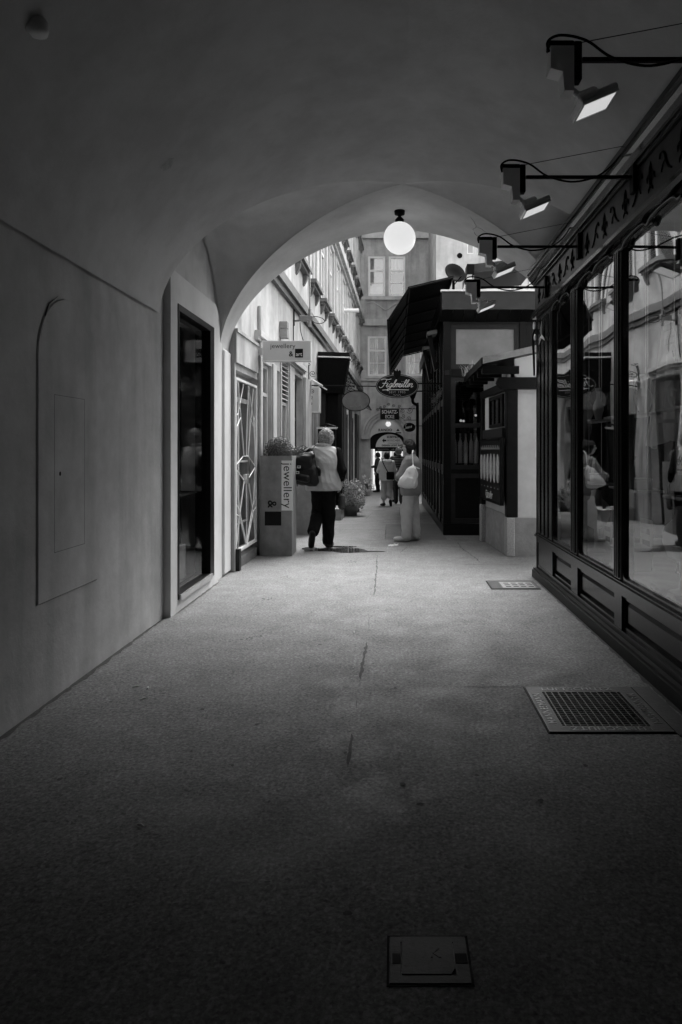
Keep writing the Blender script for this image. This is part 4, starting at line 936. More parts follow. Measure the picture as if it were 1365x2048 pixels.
kb('blind', 'sign_grey', KX + .12, 2.12, KY + .13, KY + .14, 2.85, 3.58)
dr = window(ks, TK, KX + .106, 1.75, 1.12, 2.7, -.03, .075, .05, [1.87], (), 'grey_wood', 'dark_glass', 'door_window', False)
mb = MB(TK); mb.ring(rc(KX + .106, 1.75, .2, 1.05), rc(KX + .18, 1.67, .28, .97), -.08, -.03, 'y'); pn = mb.build('door_panel', 'grey_wood', ks)
mb = MB(TK); mb.box(KX + .17, 1.68, -.09, -.07, .27, .98); mb.build('field', 'black_paint', pn)
kb('lock_rail', 'black_paint', KX + .106, 1.75, KY + .03, KY + .08, 1.05, 1.12)
kb('wall_panel', 'black_paint', 1.75, 2.15, KY + .03, KY + .09, .2, 2.7)
kb('wall_panel', 'black_paint', 2.27, 3.4, KY + .03, KY + .09, .2, 3.6)
# fascia, soffit boards, roof
kb('fascia', 'frieze_paint', KX - .08, 3.6, 11.2, 11.23, 3.76, 4.05)
kb('fascia_cap', 'lamp_grey', KX - .1, 3.6, 11.17, 11.26, 4.055, 4.08)
for k in range(14):
    x0 = KX - .075 + k * .19; mb = MB(); mb.add([(x0, 11.235, 3.765), (x0 + .18, 11.235, 3.765), (x0 + .18, KY + .01, 3.63), (x0, KY + .01, 3.63), (x0, 11.235, 3.785), (x0 + .18, 11.235, 3.785), (x0 + .18, KY + .01, 3.65), (x0, KY + .01, 3.65)], [(0, 1, 2, 3), (4, 5, 6, 7), (0, 1, 5, 4), (1, 2, 6, 5), (2, 3, 7, 6), (3, 0, 4, 7)]); mb.build('soffit_board', 'dark_wood', ks)
kb('roof', 'black_paint', KX - .07, 3.6, 11.24, 20.6, 3.9, 4.05)
kb('side_fascia', 'black_paint', KX - .09, KX - .07, 11.24, 20.6, 3.75, 4.05)
# lane side
TKS = lambda s, o, z: (KX - o, s, z)
ky = [KY + .13 + i * .98 for i in range(10)]
kb('side_plinth', 'black_paint', KX - .02, KX + .1, KY + .13, 20.6, -.2, .12)
for i in range(9):
    a, b = ky[i], ky[i + 1]
    mb = MB(TKS); mb.bevbox(b - .05, b + .05, -.1, .012, -.15, 3.75, .004); mb.build('post', 'black_paint', ks)
    w = window(ks, TKS, a + .06, b - .06, 1.2, 2.25, -.02, .05, .05, None, ((a + b) / 2,), 'black_gloss', 'clear_glass', 'side_window', False)
    w = window(ks, TKS, a + .06, b - .06, 2.36, 3.6, -.02, .05, .05, 3.0, ((a + b) / 2,), 'black_gloss', 'clear_glass', 'side_window', False)
    mb = MB(TKS); mb.box(a + .06, b - .06, -.06, .0, 1.08, 1.19); mb.build('rail', 'grey_wood', ks)
    mb = MB(TKS); mb.box(a + .06, b - .06, -.06, .0, 2.255, 2.355); mb.build('rail', 'black_paint', ks)
    for j in (0, 1):
        c0 = a + .06 + j * .43; mb = MB(TKS); mb.box(c0, c0 + .43, -.06, -.035, .12, 1.08); pp = mb.build('side_panel', 'frieze_paint', ks)
        mb = MB(TKS); mb.ring(rc(c0, c0 + .43, .12, 1.08), rc(c0 + .05, c0 + .38, .19, 1.01), -.035, -.012, 'y'); mb.build('moulding', 'frieze_paint', pp)
kb('floor_board', 'interior_dark', KX + .12, 3.4, KY + .15, 20.5, .02, .06)
kb('back_wall', 'interior_mid', 3.4, 3.5, KY, 20.6, 0, 3.9); kb('end_wall', 'black_paint', KX, 3.5, 20.6, 20.7, -.3, 3.9)
kb('inner_wall', 'interior_dark', KX + .5, 3.4, KY + 2.4, KY + 2.5, .06, 3.9)
for k, (x, y, z) in enumerate(((1.22, 12.3, 1.98), (1.33, 12.9, 2.0), (1.5, 12.4, 2.08), (1.16, 13.0, 2.35))):
    t = thing('pendant_lamp', (x, y, z), ('tiny lit pendant lamp at the left inside the restaurant', 'tiny lit pendant lamp in the middle inside the restaurant', 'tiny lit pendant lamp at the right inside the restaurant', 'topmost tiny pendant lamp inside the restaurant')[k], 'lamp', 'pendant lamps in the restaurant')
    mb = MB(); mb.lathe([(.008, -.022), (.022, -.01), (.022, .01), (.008, .022)], (x, y, z), 10); mb.build('bulb', 'small_light', t, True); mb = MB(); mb.tube([(x, y, z + .02), (x, y, 3.88)], .004, 4); mb.build('cord', 'black_iron', t)
for k in range(6):
    x = KX + .2 + k * .095
    mb = MB(); mb.lathe([(.036, 0), (.038, .02), (.038, .3), (.034, .36), (.015, .42), (.013, .5), (.016, .5), (.016, .52)], (x, KY + .35, 1.22), 14)
    tag(mb.build('bottle', 'lamp_grey', smooth=True), ('first', 'second', 'third', 'fourth', 'fifth', 'sixth')[k] + ' bottle from the left on the ledge in the kiosk door window', 'bottle', 'bottles in the kiosk window')
kb('ledge', 'grey_wood', KX + .12, 1.72, KY + .25, KY + .45, 1.18, 1.22)
# greenery by the side windows
def leaves(n, pos, size, nrm=None):
    mb = MB()
    for _ in range(n):
        p = Vector(pos()); a = Vector((random.gauss(0, 1), random.gauss(0, 1), random.gauss(0, 1))).normalized()
        if nrm:
            o = nrm(p); a = (a * .8 + o).normalized() if random.random() < .7 else a
        t = a.orthogonal().normalized(); t.rotate(Matrix.Rotation(random.uniform(0, 6.28), 3, a)); b = a.cross(t); l = size * random.uniform(.6, 1.3); w = l * random.uniform(.4, .65)
        mb.add([tuple(p - t * l * .5), tuple(p + b * w * .5 + a * w * .12), tuple(p + t * l * .5), tuple(p - b * w * .5 + a * w * .12)], [(0, 1, 2), (0, 2, 3)])
    return mb
for k, y in enumerate((12.2, 13.2, 14.2)):
    t = thing('window_garland', (KX - .05, y, 2.3), ('nearest', 'middle', 'farthest')[k] + ' leafy garland hanging on the kiosk side windows', 'garland', 'garlands on the kiosk side')
    leaves(70, lambda: (KX - .05 + random.gauss(0, .02), y + random.gauss(0, .2), 2.45 + random.gauss(0, .07)), .045).build('foliage', 'leaf_dark', t)
    mb = MB(); mb.tube([(KX - .03, y - .4, 2.5), (KX - .05, y, 2.42), (KX - .03, y + .4, 2.5)], .01, 5); mb.build('stem', 'stem', t)
# awning over the lane
aw = thing('awning', (.4, 16, 3.7), 'large black canvas awning stretched from the kiosk roof over the lane', 'awning')
prof = [(1.02, 4.44), (.27, 4.26), (-.09, 3.70)]
mb = MB(); n = 3; YA, YB = 11.72, 20.2
for off in (0, .012):
    vs = [(x, YA, z - off) for x, z in prof] + [(x, YB, z - off) for x, z in prof]; mb.add(vs, [(0, 1, 4, 3), (1, 2, 5, 4)])
mb.build('canvas', 'black_canvas', aw)
mb = MB(); mb.add([(-.09, YA, 3.70), (-.09, YB, 3.70), (-.09, YB, 3.5), (-.09, YA, 3.5), (-.08, YA, 3.70), (-.08, YB, 3.70), (-.08, YB, 3.5), (-.08, YA, 3.5)], [(0, 1, 2, 3), (4, 5, 6, 7), (0, 1, 5, 4), (2, 3, 7, 6)]); mb.build('valance', 'black_canvas', aw)
for k in range(8):
    y = YA + (YB - YA) * k / 7
    mb = MB(); mb.tube([(x + .01, y, z - .03) for x, z in prof], .018, 6); mb.build('rib', 'black_iron', aw)
for x, z in prof:
    mb = MB(); mb.tube([(x, YA, z - .02), (x, YB, z - .02)], .022, 8); mb.build('bar', 'black_iron', aw)
for k, y in enumerate((13.1, 15.0)):
    t = thing('heater_lamp', (KX - .12, y, 3.2), ('nearer', 'farther')[k] + ' slanted dark heater with pale speckled cap under the awning', 'heater', 'heaters under the awning')
    T = lambda a, b, c, y=y: (KX - .03 - a, y + b, c)
    mb = MB(T); mb.prism([(.0, 3.0), (.06, 2.96), (.2, 3.62), (.12, 3.66)], -.09, .09, 'y'); mb.v = [(p[0], p[1], p[2]) for p in mb.v]; mb.build('body', 'black_paint', t)
    mb = MB(T); mb.prism([(.02, 3.665), (.2, 3.625), (.21, 3.69), (.02, 3.73)], -.2, .2, 'y'); mb.build('cap', 'granite', t)
# things on the kiosk roof
ds = thing('satellite_dish', (1.07, 12.2, 4.05), 'dark satellite dish standing on the kiosk roof', 'dish')
mb = MB(); mb.lathe([(.005, 0), (.1, .01), (.17, .04), (.2, .07), (.195, .075), (.1, .03), (.005, .015)], (0, 0, 0), 24); rt = Matrix.Rotation(R(65), 3, 'X') @ Matrix.Rotation(R(20), 3, 'Y'); mb.v = [tuple(rt @ Vector(p) + Vector((1.08, 12.2, 4.58))) for p in mb.v]; mb.build('reflector', 'black_iron', ds, True)
mb = MB(); mb.tube([(1.08, 12.22, 4.05), (1.08, 12.22, 4.55)], .025, 8); mb.build('mast', 'black_iron', ds); mb = MB(); mb.tube([(1.08, 12.2, 4.4), (1.2, 11.95, 4.5)], .01, 6); mb.build('feed_arm', 'black_iron', ds)
vu = thing('vent_unit', (1.3, 12.4, 4.05), 'pale slotted ventilation unit beside the dish on the kiosk roof', 'vent')
mb = MB(); mb.prism([(1.2, 4.06), (1.42, 4.06), (1.42, 4.62), (1.34, 4.62)], 12.3, 12.6, 'y'); mb.build('casing', 'sign_white', vu)
mb = MB(); mb.box(1.33, 1.46, 12.27, 12.6, 4.62, 4.8); mb.build('cap', 'black_iron', vu)
for k in range(3):
    mb = MB(); f = k * .14; mb.prism([(1.245 + f * .25 + .0, 4.14 + f), (1.3 + f * .25, 4.14 + f), (1.32 + f * .25, 4.2 + f), (1.265 + f * .25, 4.2 + f)], 12.292, 12.299, 'y'); mb.build('slot', 'interior_dark', vu)
pg = thing('roof_canopy', (2.1, 13, 4.05), 'flat dark canopy on posts standing on the kiosk roof', 'canopy')
mb = MB(); mb.add([(1.42, 12.6, 4.72), (2.62, 12.6, 4.83), (2.62, 14, 4.83), (1.42, 14, 4.72), (1.42, 12.6, 4.88), (2.62, 12.6, 5.02), (2.62, 14, 5.02), (1.42, 14, 4.88)], [(0, 1, 2, 3), (4, 5, 6, 7), (0, 1, 5, 4), (1, 2, 6, 5), (2, 3, 7, 6), (3, 0, 4, 7)]); mb.build('slab', 'frieze_paint', pg)
for x, y in ((1.5, 12.8), (1.5, 13.8), (2.55, 12.8), (2.55, 13.8)):
    mb = MB(); mb.tube([(x, y, 4.05), (x, y, 4.75)], .02, 6); mb.build('post', 'white_paint', pg)

# ------------------------------------------------------------------ little hut by the kiosk
HA_ = math.atan2(10.95 - 9.3, 1.43 - 1.54)
TH = frame_map((1.54, 9.3, 0), HA_, 1)         # s back along its left side, o to the left
hut = thing('small_hut', (1.9, 10, 0), 'small plastered timber hut with low tin roof beside the kiosk', 'hut')
mb = MB(); mb.box(1.66, 2.7, 9.36, 11.4, 0, 2.62); mb.build('body', 'cream_paint', hut)
mb = MB(); mb.box(1.64, 2.7, 9.325, 9.36, 0, .52); mb.build('rough_base', 'rough_plaster', hut)
mb = MB(TH); mb.box(.06, 1.66, -.08, -.02, 0.0, .56); mb.build('side_base', 'concrete', hut)
mb = MB(TH); mb.box(.06, 1.66, -.08, -.025, .56, 2.6); mb.build('side_wall', 'cream_paint', hut)
mb = MB(); mb.bevbox(1.54, 1.655, 9.28, 9.46, 0, .53, .01); mb.build('granite_block', 'granite', hut)
mb = MB(TH); mb.bevbox(1.5, 1.64, -.06, .05, 0, .59, .01); mb.build('granite_block', 'granite', hut)
mb = MB(); mb.bevbox(1.545, 1.7, 9.29, 9.45, .53, 2.28, .008); mb.build('post', 'dark_wood', hut)
mb = MB(TH); mb.bevbox(1.5, 1.63, -.05, .04, .59, 2.3, .008); mb.build('post', 'dark_wood', hut)
mb = MB(); mb.prism([(1.41, 2.37), (1.46, 2.31), (1.5, 2.28), (2.7, 2.28), (2.7, 2.44), (1.44, 2.44)], 9.26, 9.42, 'y'); mb.build('front_beam', 'dark_wood', hut)
mb = MB(TH); mb.bevbox(-.02, 1.68, -.06, .04, 2.26, 2.38, .01); mb.build('side_beam', 'dark_wood', hut)
mb = MB(TH); mb.bevbox(.12, 1.5, -.03, .03, 1.62, 1.76, .006); mb.build('side_rail', 'grey_wood', hut)
# lean-to roof
def roofz(x): return 2.60 + (x - 1.19) * .22
mb = MB(); mb.add([(1.19, 9.0, roofz(1.19)), (2.8, 9.0, roofz(2.8)), (2.8, 11.25, roofz(2.8)), (1.19, 11.25, roofz(1.19)), (1.19, 9.0, roofz(1.19) + .05), (2.8, 9.0, roofz(2.8) + .05), (2.8, 11.25, roofz(2.8) + .05), (1.19, 11.25, roofz(1.19) + .05)], [(0, 1, 2, 3), (4, 5, 6, 7), (1, 2, 6, 5), (2, 3, 7, 6), (3, 0, 4, 7), (0, 1, 5, 4)]); mb.build('roof', 'dark_wood', hut)
mb = MB(); mb.add([(1.18, 8.97, roofz(1.18) - .01), (2.8, 8.97, roofz(2.8) - .01), (2.8, 8.97, roofz(2.8) + .09), (1.18, 8.97, roofz(1.18) + .07), (1.18, 8.995, roofz(1.18) - .01), (2.8, 8.995, roofz(2.8) - .01), (2.8, 8.995, roofz(2.8) + .09), (1.18, 8.995, roofz(1.18) + .07)], [(0, 1, 2, 3), (4, 5, 6, 7), (0, 1, 5, 4), (1, 2, 6, 5), (2, 3, 7, 6), (3, 0, 4, 7)]); mb.build('verge_board', 'concrete', hut)
mb = MB(); mb.box(1.165, 1.188, 8.99, 11.25, roofz(1.19) - .03, roofz(1.19) + .07); mb.build('gutter', 'black_iron', hut)
for k in range(5):
    y = 9.2 + k * .48; mb = MB(); mb.box(1.2, 1.7, y, y + .07, 2.48, 2.585); mb.build('rafter', 'dark_wood', hut)
mb = MB(); mb.prism([(1.66, 2.44), (2.7, 2.44), (2.7, roofz(2.7) - .005), (1.66, roofz(1.66) - .005)], 9.33, 9.4, 'y'); mb.build('gable', 'sign_white', hut)
window(hut, TH, .2, 1.1, 1.78, 2.24, .01, .05, .05, None, (.5, .8), 'dark_wood', 'dark_glass', 'side_window', False)
mb = MB(TH); mb.box(1.16, 1.45, -.024, -.005, 1.76, 2.26); mb.build('plaster_panel', 'sign_white', hut)
mb = MB(); mb.tube([(1.955, 9.27, .52), (1.955, 9.27, 2.28)], .012, 6); mb.build('conduit', 'lamp_grey', hut); mb = MB(); mb.box(1.935, 1.975, 9.25, 9.29, 1.35, 1.6); mb.build('conduit_cover', 'sign_white', hut)
# dry grass on the eave
t = thing('dry_grass', (1.2, 10.9, 2.6), 'tuft of dry grass growing over the far eave of the hut roof', 'grass')
mb = MB()
for _ in range(60):
    x, y = 1.22 + random.gauss(0, .05), 10.9 + random.gauss(0, .2); dx, dy = random.gauss(0, .08), random.gauss(0, .08); h = random.uniform(.08, .24)
    mb.tube([(x, y, 2.63), (x + dx * .4, y + dy * .4, 2.63 + h * .7), (x + dx, y + dy, 2.63 + h)], [.002, .0015, .0006], 3)
mb.build('blades', 'leaf_light', t)
# menu board on its side
bd = thing('menu_board', TH(.8, .07, .7), 'dark menu poster with six pale schnitzel shapes on the side of the hut', 'menu board')
mb = MB(TH); mb.box(.02, 1.5, .035, .07, .7, 1.6); mb.build('board', 'dark_wood', bd)
mb = MB(TH); mb.ring(rc(.01, 1.51, .69, 1.61), rc(.04, 1.48, .72, 1.58), .03, .082, 'y'); mb.build('frame', 'black_iron', bd)
for k in range(6):
    s = .19 + k * .23; mb = MB(TH); mb.prism([(s + (.088 + .008 * math.sin(3 * i)) * math.cos(2 * math.pi * i / 20), 1.19 + (.2 + .012 * math.sin(5 * i + k)) * math.sin(2 * math.pi * i / 20)) for i in range(20)], .071, .078, 'y'); mb.build('schnitzel_print', 'food', bd)
    mb = MB(TH); mb.box(s - .03, s + .03, .0705, .073, .9, .915); mb.build('caption_print', 'print_dim', bd)
mb = MB(TH)
for k in range(26): mb.box(.1 + k * .05, .13 + k * .05, .0705, .073, 1.46, 1.48 + .02 * (k * 7 % 3))
mb.build('title_print', 'print_dim', bd)
TM = lambda x, y, z: TH(.8 - x, .0705 + z, .8 + y)
text(bd, 'Figlmüller', .13, TM, 'print_white', .001, .3)
mb = MB(TH); mb.box(.6, 1.0, .0705, .073, .745, .752); mb.build('underline_print', 'print_white', bd)

# ------------------------------------------------------------------ signs
# jewellery & art
JY = 9.3
js = thing('jewellery_sign', (LX(573, JY), JY, LZ(722, JY)), 'projecting white box sign reading jewellery & art', 'sign')
x0, x1, z0, z1 = LX(525.5, JY), LX(622, JY), LZ(722, JY), LZ(681.5, JY)
mb = MB(); mb.bevbox(x0, x1, JY, JY + .13, z0, z1, .006); mb.build('box', 'sign_grey', js)
mb = MB(); mb.ring(rc(x0 - .003, x1 + .003, z0 - .003, z1 + .003), rc(x0 + .008, x1 - .008, z0 + .008, z1 - .008), JY - .004, JY + .01, 'y'); mb.build('rim', 'lamp_grey', js)
mb = MB(); mb.box(LX(513, JY), x0, JY + .04, JY + .09, LZ(709, JY), LZ(694, JY)); mb.build('wall_arm', 'lamp_grey', js)
text(js, 'jewellery', .092, TT(LX(566, JY), JY - .002, LZ(692, JY)), 'print_black', .001, 0, -.0005, 1.02)
text(js, '&', .1, TT(LX(582.5, JY), JY - .002, LZ(708, JY)), 'print_black', .001, 0, .001)
mb = MB(); mb.box(LX(590.5, JY), LX(606.5, JY), JY - .004, JY - .001, LZ(715, JY), LZ(697.5, JY)); mb.build('black_square', 'print_black', js)
text(js, 'art', .075, TT(LX(598.5, JY), JY - .006, LZ(708.5, JY)), 'print_white', .001, 0, .0005)
# oval house sign of the restaurant
SY = 12.4
fs_ = thing('oval_restaurant_sign', (LX(795, SY), SY, LZ(796, SY)), 'black oval hanging sign with pale script Figlmüller', 'sign')
a, b = 43 * SY / 1365, 24 * SY / 1365; cx, cz = LX(795, SY), LZ(772, SY)
mb = MB(); mb.prism(ell(cx, cz, a, b, 48), SY, SY + .06, 'y'); mb.build('board', 'black_paint', fs_)
mb = MB(); mb.ring(ell(cx, cz, a * .965, b * .94, 48), ell(cx, cz, a * .945, b * .905, 48), SY - .003, SY + .001, 'y'); mb.build('rim_line', 'print_dim', fs_)
def strokes(par, S, T, r, mat, name='lettering'):
    mb = MB()
    for st in S: mb.tube([T(p[0], p[1], .002) for p in [q for q in smooth_pts([(x, y, 0) for x, y in st], 5)]], r, 5)
    return mb.build(name, mat, par)
# cursive strokes, unit = x-height 1
F_ = [[(-.4, 1.9), (.2, 2.15), (1.2, 2.0), (1.9, 2.2)], [(.95, 2.05), (.7, 1.0), (.4, .1), (-.1, -.15), (-.4, .15)], [(.1, 1.05), (.8, 1.0), (1.3, 1.15)]]
def cur(ch, x):
    if ch == 'i': return [[(x, .3), (x + .35, 1), (x + .2, .2), (x + .4, 0), (x + .7, .35)], [(x + .48, 1.45), (x + .52, 1.5)]], .6
    if ch == 'g': return [[(x + .75, .85), (x + .45, 1), (x + .1, .5), (x + .25, .05), (x + .6, .4), (x + .8, 1), (x + .5, -.5), (x + .1, -.9), (x - .1, -.6), (x + .5, -.1), (x + 1, .35)]], .85
    if ch == 'l': return [[(x, .3), (x + .5, 1.3), (x + .6, 1.95), (x + .35, 1.7), (x + .2, .4), (x + .35, 0), (x + .65, .35)]], .55
    if ch == 'm': return [[(x, .5), (x + .25, 1), (x + .15, 0)], [(x + .17, .3), (x + .5, 1), (x + .6, .8), (x + .5, 0)], [(x + .52, .3), (x + .85, 1), (x + .95, .8), (x + .88, .1), (x + 1.15, .35)]], 1.05
    if ch == 'u': return [[(x, .5), (x + .25, 1), (x + .15, .15), (x + .4, .05), (x + .65, 1), (x + .6, .1), (x + .9, .35)], [(x + .35, 1.4), (x + .38, 1.48)], [(x + .7, 1.4), (x + .73, 1.48)]], .8
    if ch == 'e': return [[(x, .3), (x + .45, .6), (x + .4, 1), (x + .1, .6), (x + .2, .05), (x + .6, .3)]], .55
    if ch == 'r': return [[(x, .3), (x + .2, 1), (x + .35, .8), (x + .6, .9), (x + .45, .2), (x + .6, 0), (x + .9, .3)]], .7
S = list(F_); x = 1.15
for ch in 'iglmuller':
    st, w_ = cur(ch, x); S += st; x += w_
S += [[(.6, -.75), (3, -.65), (6.8, -.72)]]
k_ = .069
strokes(fs_, S, lambda px, py, h: (cx - .3 + (px + py * .28) * k_ * 1.12, SY - h, cz - .02 + py * k_), .0055, 'sign_white')
text(fs_, 'SEIT 1905', .06, TT(cx, SY - .002, cz - .112), 'print_dim', .001, 0, 0, 1.25)
mb = MB(); mb.tube([(cx - .07 + i * .007, SY - .002, cz - .163 + .008 * math.sin(i * .9)) for i in range(21)], .0035, 4); mb.build('flourish', 'print_dim', fs_)
mb = MB(); mb.prism([(cx + dx, cz + b - .02 + dz) for dx, dz in ((-.07, .06), (-.05, .1), (-.02, .07), (0, .12), (.02, .07), (.05, .1), (.07, .06), (.06, -.02), (0, -.09), (-.06, -.02))], SY - .012, SY + .07, 'y'); mb.build('crest', 'black_iron', fs_)
for z in (cz + .05, cz - .09):
    mb = MB(); mb.box(cx + a * .9, KX, SY + .02, SY + .045, z - .012, z + .012); mb.build('bracket_arm', 'black_iron', fs_)
# pale oval sign seen from the back, on the left
OY = 14.3
os_ = thing('oval_grey_sign', (LX(712, OY), OY, LZ(822, OY)), 'dull grey oval sign hanging from a wrought iron arm, left of the lane', 'sign')
a, b = 28.5 * OY / 1365, 21 * OY / 1365; cx, cz = LX(712, OY), LZ(801.5, OY)
mb = MB(); mb.prism(ell(cx, cz, a * .95, b * .94, 40), OY, OY + .03, 'y'); mb.build('board', 'sign_dull', os_)
mb = MB(); mb.ring(ell(cx, cz, a, b, 40), ell(cx, cz, a * .95, b * .935, 40), OY - .012, OY + .04, 'y'); mb.build('rim', 'black_iron', os_)
mb = MB(); mb.tube([(cx - .12 + i * .012, OY - .002, cz - b * .55 + .014 * math.sin(2.3 * i)) for i in range(21)], .005, 4); mb.tube([(cx - .12 + i * .012, OY - .002, cz - b * .68 + .014 * math.sin(2.9 * i)) for i in range(21)], .005, 4); mb.build('faded_lettering', 'print_dim', os_)
zb = LZ(770.5, OY); xw = LX(618, OY)
mb = MB(); mb.tube([(xw - .08, OY + .015, zb), (LX(752, OY), OY + .015, zb - .02)], .013, 6); mb.build('arm', 'black_iron', os_)
mb = MB(); mb.tube([(xw, OY + .015, zb - .55), (xw, OY + .015, zb + .42)], .012, 6); mb.tube(spiral((xw, OY + .015, zb + .45), .005, .035, -1.6, 1.2), .006, 5); mb.build('upright', 'black_iron', os_)
for c, r0, fl in (((xw + .08, zb + .25), .07, 1), ((xw + .07, zb - .12), .05, -1), ((xw + .05, zb - .25), .04, 1), ((LX(697, OY), zb + .08), .07, -1), ((LX(700, OY), zb - .06), .06, 1), ((xw + .04, zb - .38), .035, -1)):
    mb = MB(); mb.tube(spiral((c[0], OY + .015, c[1]), .006, r0, 1, 1.7, 26, 'xz', fl), .006, 5); mb.build('scroll', 'black_iron', os_)
mb = MB(); mb.tube([(cx, OY + .015, zb), (cx, OY + .015, cz + b)], .012, 6); mb.build('hanger', 'metal_bright', os_)
# flood lamp on that arm pointing at the wall
fl = thing('arm_spotlight', (LX(640, OY), OY, LZ(770, OY)), 'pale metal spotlight on the wrought iron sign arm', 'spotlight')
mb = MB(); c = Vector((LX(628, OY), OY - .05, LZ(762, OY))); T = lambda p, q, h: tuple(c + Vector((p * .86 + h * .5, q, -p * .5 + h * .86)))
mb.T = T; mb.bevbox(-.05, .22, -.08, .08, -.02, .02, .006); mb.build('panel', 'sign_white', fl); mb = MB(T); mb.box(.1, .34, -.012, .012, -.03, -.005); mb.build('stem', 'lamp_grey', fl)
# box sign hung on the wall below it
BY = 14.6
bs = thing('box_sign', (LX(632, BY), BY, LZ(826, BY)), 'blank pale box sign on the facade under the iron sign arm', 'sign')
mb = MB(); mb.bevbox(LX(617, BY), LX(639, BY), BY, BY + .35, LZ(825, BY), LZ(774, BY), .008); mb.build('box', 'sign_grey', bs)
mb = MB(); mb.ring(rc(LX(617, BY), LX(639, BY), LZ(825, BY), LZ(774, BY)), rc(LX(618.5, BY), LX(637, BY), LZ(822.5, BY), LZ(776, BY)), BY - .008, BY + .002, 'y'); mb.build('rim', 'sign_white', bs)
# dark canopy, front panel
CY = 15.7
cn = thing('dark_canopy', (-1.3, CY, LZ(785, CY)), 'dark boxy door canopy with pale ledge projecting from the left facade', 'canopy')
mb = MB(); mb.prism([(LX(636.5, CY), LZ(716, CY)), (LX(698, CY), LZ(718, CY)), (LX(686, CY), LZ(786, CY)), (LX(636.5, CY), LZ(786, CY))], CY + .02, CY + .5, 'y'); mb.build('panel', 'black_canvas', cn)
mb = MB(); mb.prism([(LX(636, CY), LZ(703, CY)), (LX(699, CY), LZ(705, CY)), (LX(700, CY), LZ(713, CY)), (LX(636, CY), LZ(711.5, CY))], CY, CY + .55, 'y'); mb.build('head_board', 'dark_wood', cn)
mb = MB(); mb.prism([(LX(636, CY), LZ(711.7, CY)), (LX(700.5, CY), LZ(713.2, CY)), (LX(700.5, CY), LZ(715.8, CY)), (LX(636, CY), LZ(714, CY))], CY - .02, CY + .56, 'y'); mb.build('ledge', 'lamp_grey', cn)
mb = MB(); mb.box(LX(638, CY), LX(640, CY) + .12, CY + .1, CY + .4, gz(CY), LZ(786, CY)); mb.build('side_post', 'grey_wood', cn)
mb = MB(); mb.box(LX(676, CY), LX(684, CY), CY + .1, CY + .3, gz(CY), LZ(786, CY)); mb.build('side_post', 'black_paint', cn)
mb = MB(); mb.box(LX(641, CY), LX(684, CY), CY + .4, CY + .46, gz(CY), LZ(786, CY)); mb.build('back_board', 'dark_wood', cn)
mc = thing('menu_cabinet', (LX(655, 14.9), 14.9, LZ(930, 14.9)), 'dark framed menu cabinet with carved top behind the walking man', 'cabinet')
y = 14.9
mb = MB(); mb.ring(rc(LX(636, y), LX(672, y), LZ(965, y), LZ(858, y)), rc(LX(639.5, y), LX(668.5, y), LZ(960, y), LZ(862, y)), y, y + .08, 'y'); mb.build('frame', 'dark_wood', mc)
mb = MB(); mb.box(LX(639, y), LX(669, y), y + .05, y + .07, LZ(961, y), LZ(861, y)); mb.build('back_board', 'interior_dark', mc)
mb = MB(); mb.prism([(LX(634, y), LZ(858, y)), (LX(674, y), LZ(858, y)), (LX(676, y), LZ(854, y)), (LX(634, y), LZ(854, y))], y - .04, y + .1, 'y'); mb.build('ledge', 'lamp_grey', mc)
mb = MB(); mb.tube(smooth_pts([(LX(640, y), y, LZ(853, y)), (LX(648, y), y, LZ(850, y)), (LX(655, y), y, LZ(848.5, y)), (LX(663, y), y, LZ(851, y)), (LX(672, y), y, LZ(853, y))]), .02, 6); mb.build('carved_top', 'dark_wood', mc, True)
for u_ in (638, 670):
    mb = MB(); mb.box(LX(u_, y) - .02, LX(u_, y) + .02, y + .01, y + .07, gz(y), LZ(966, y)); mb.build('leg', 'dark_wood', mc)
# glazed canopy farther down the left side
gc = thing('glazed_canopy', (-1.1, 23, 3.0), 'sloping glazed canopy with dark ribs far down the left facade', 'canopy')
def xl(y): return -1.90 + .01853 * (y - 8.12)
g_o = lambda y: xl(y) + .62
mb = MB(); mb.tube([(g_o(17) - .05, 17, 3.45), (g_o(28), 28, 3.1)], .03, 6); mb.build('edge_bar', 'black_iron', gc)
for k in range(12):
    y = 17 + k; zz = 3.45 - .35 * k / 11
    mb = MB(); mb.tube([(xl(y), y, zz + .28), (g_o(y), y, zz)], .02, 6); mb.build('rib', 'black_iron', gc)
    if k < 11:
        mb = MB(); z2 = 3.45 - .35 * (k + 1) / 11; mb.add([(xl(y), y + .03, zz + .27), (g_o(y), y + .03, zz), (g_o(y + 1), y + .97, z2), (xl(y + 1), y + .97, z2 + .27)], [(0, 1, 2, 3)]); mb.build('pane', 'sign_grey', gc)
# SCHATZ-ECKE sign in wrought iron
EY = 20.8
ss = thing('treasure_sign', (LX(780, EY), EY, LZ(840, EY)), 'black board reading SCHATZ-ECKE in a scrolled iron hanger', 'sign')
mb = MB(); mb.bevbox(LX(761, EY), LX(799, EY), EY, EY + .06, LZ(839, EY), LZ(817.5, EY), .008); mb.build('board', 'black_paint', ss)
text(ss, 'SCHATZ-', .14, TT(LX(780.2, EY), EY - .003, LZ(824, EY)), 'sign_white', .002, 0, .003, 1.0, .84)
text(ss, 'ECKE', .14, TT(LX(780, EY), EY - .003, LZ(833.5, EY)), 'sign_white', .002, 0, .003, 1.0, .84)
mb = MB(); mb.tube([(LX(758, EY), EY + .03, LZ(817, EY)), (LX(836, EY), EY + .03, LZ(817.5, EY))], .012, 6); mb.build('arm', 'black_iron', ss)
mb = MB(); mb.tube([(LX(808, EY), EY + .03, LZ(840, EY)), (LX(836, EY), EY + .03, LZ(840, EY))], .01, 6); mb.build('lower_arm', 'black_iron', ss)
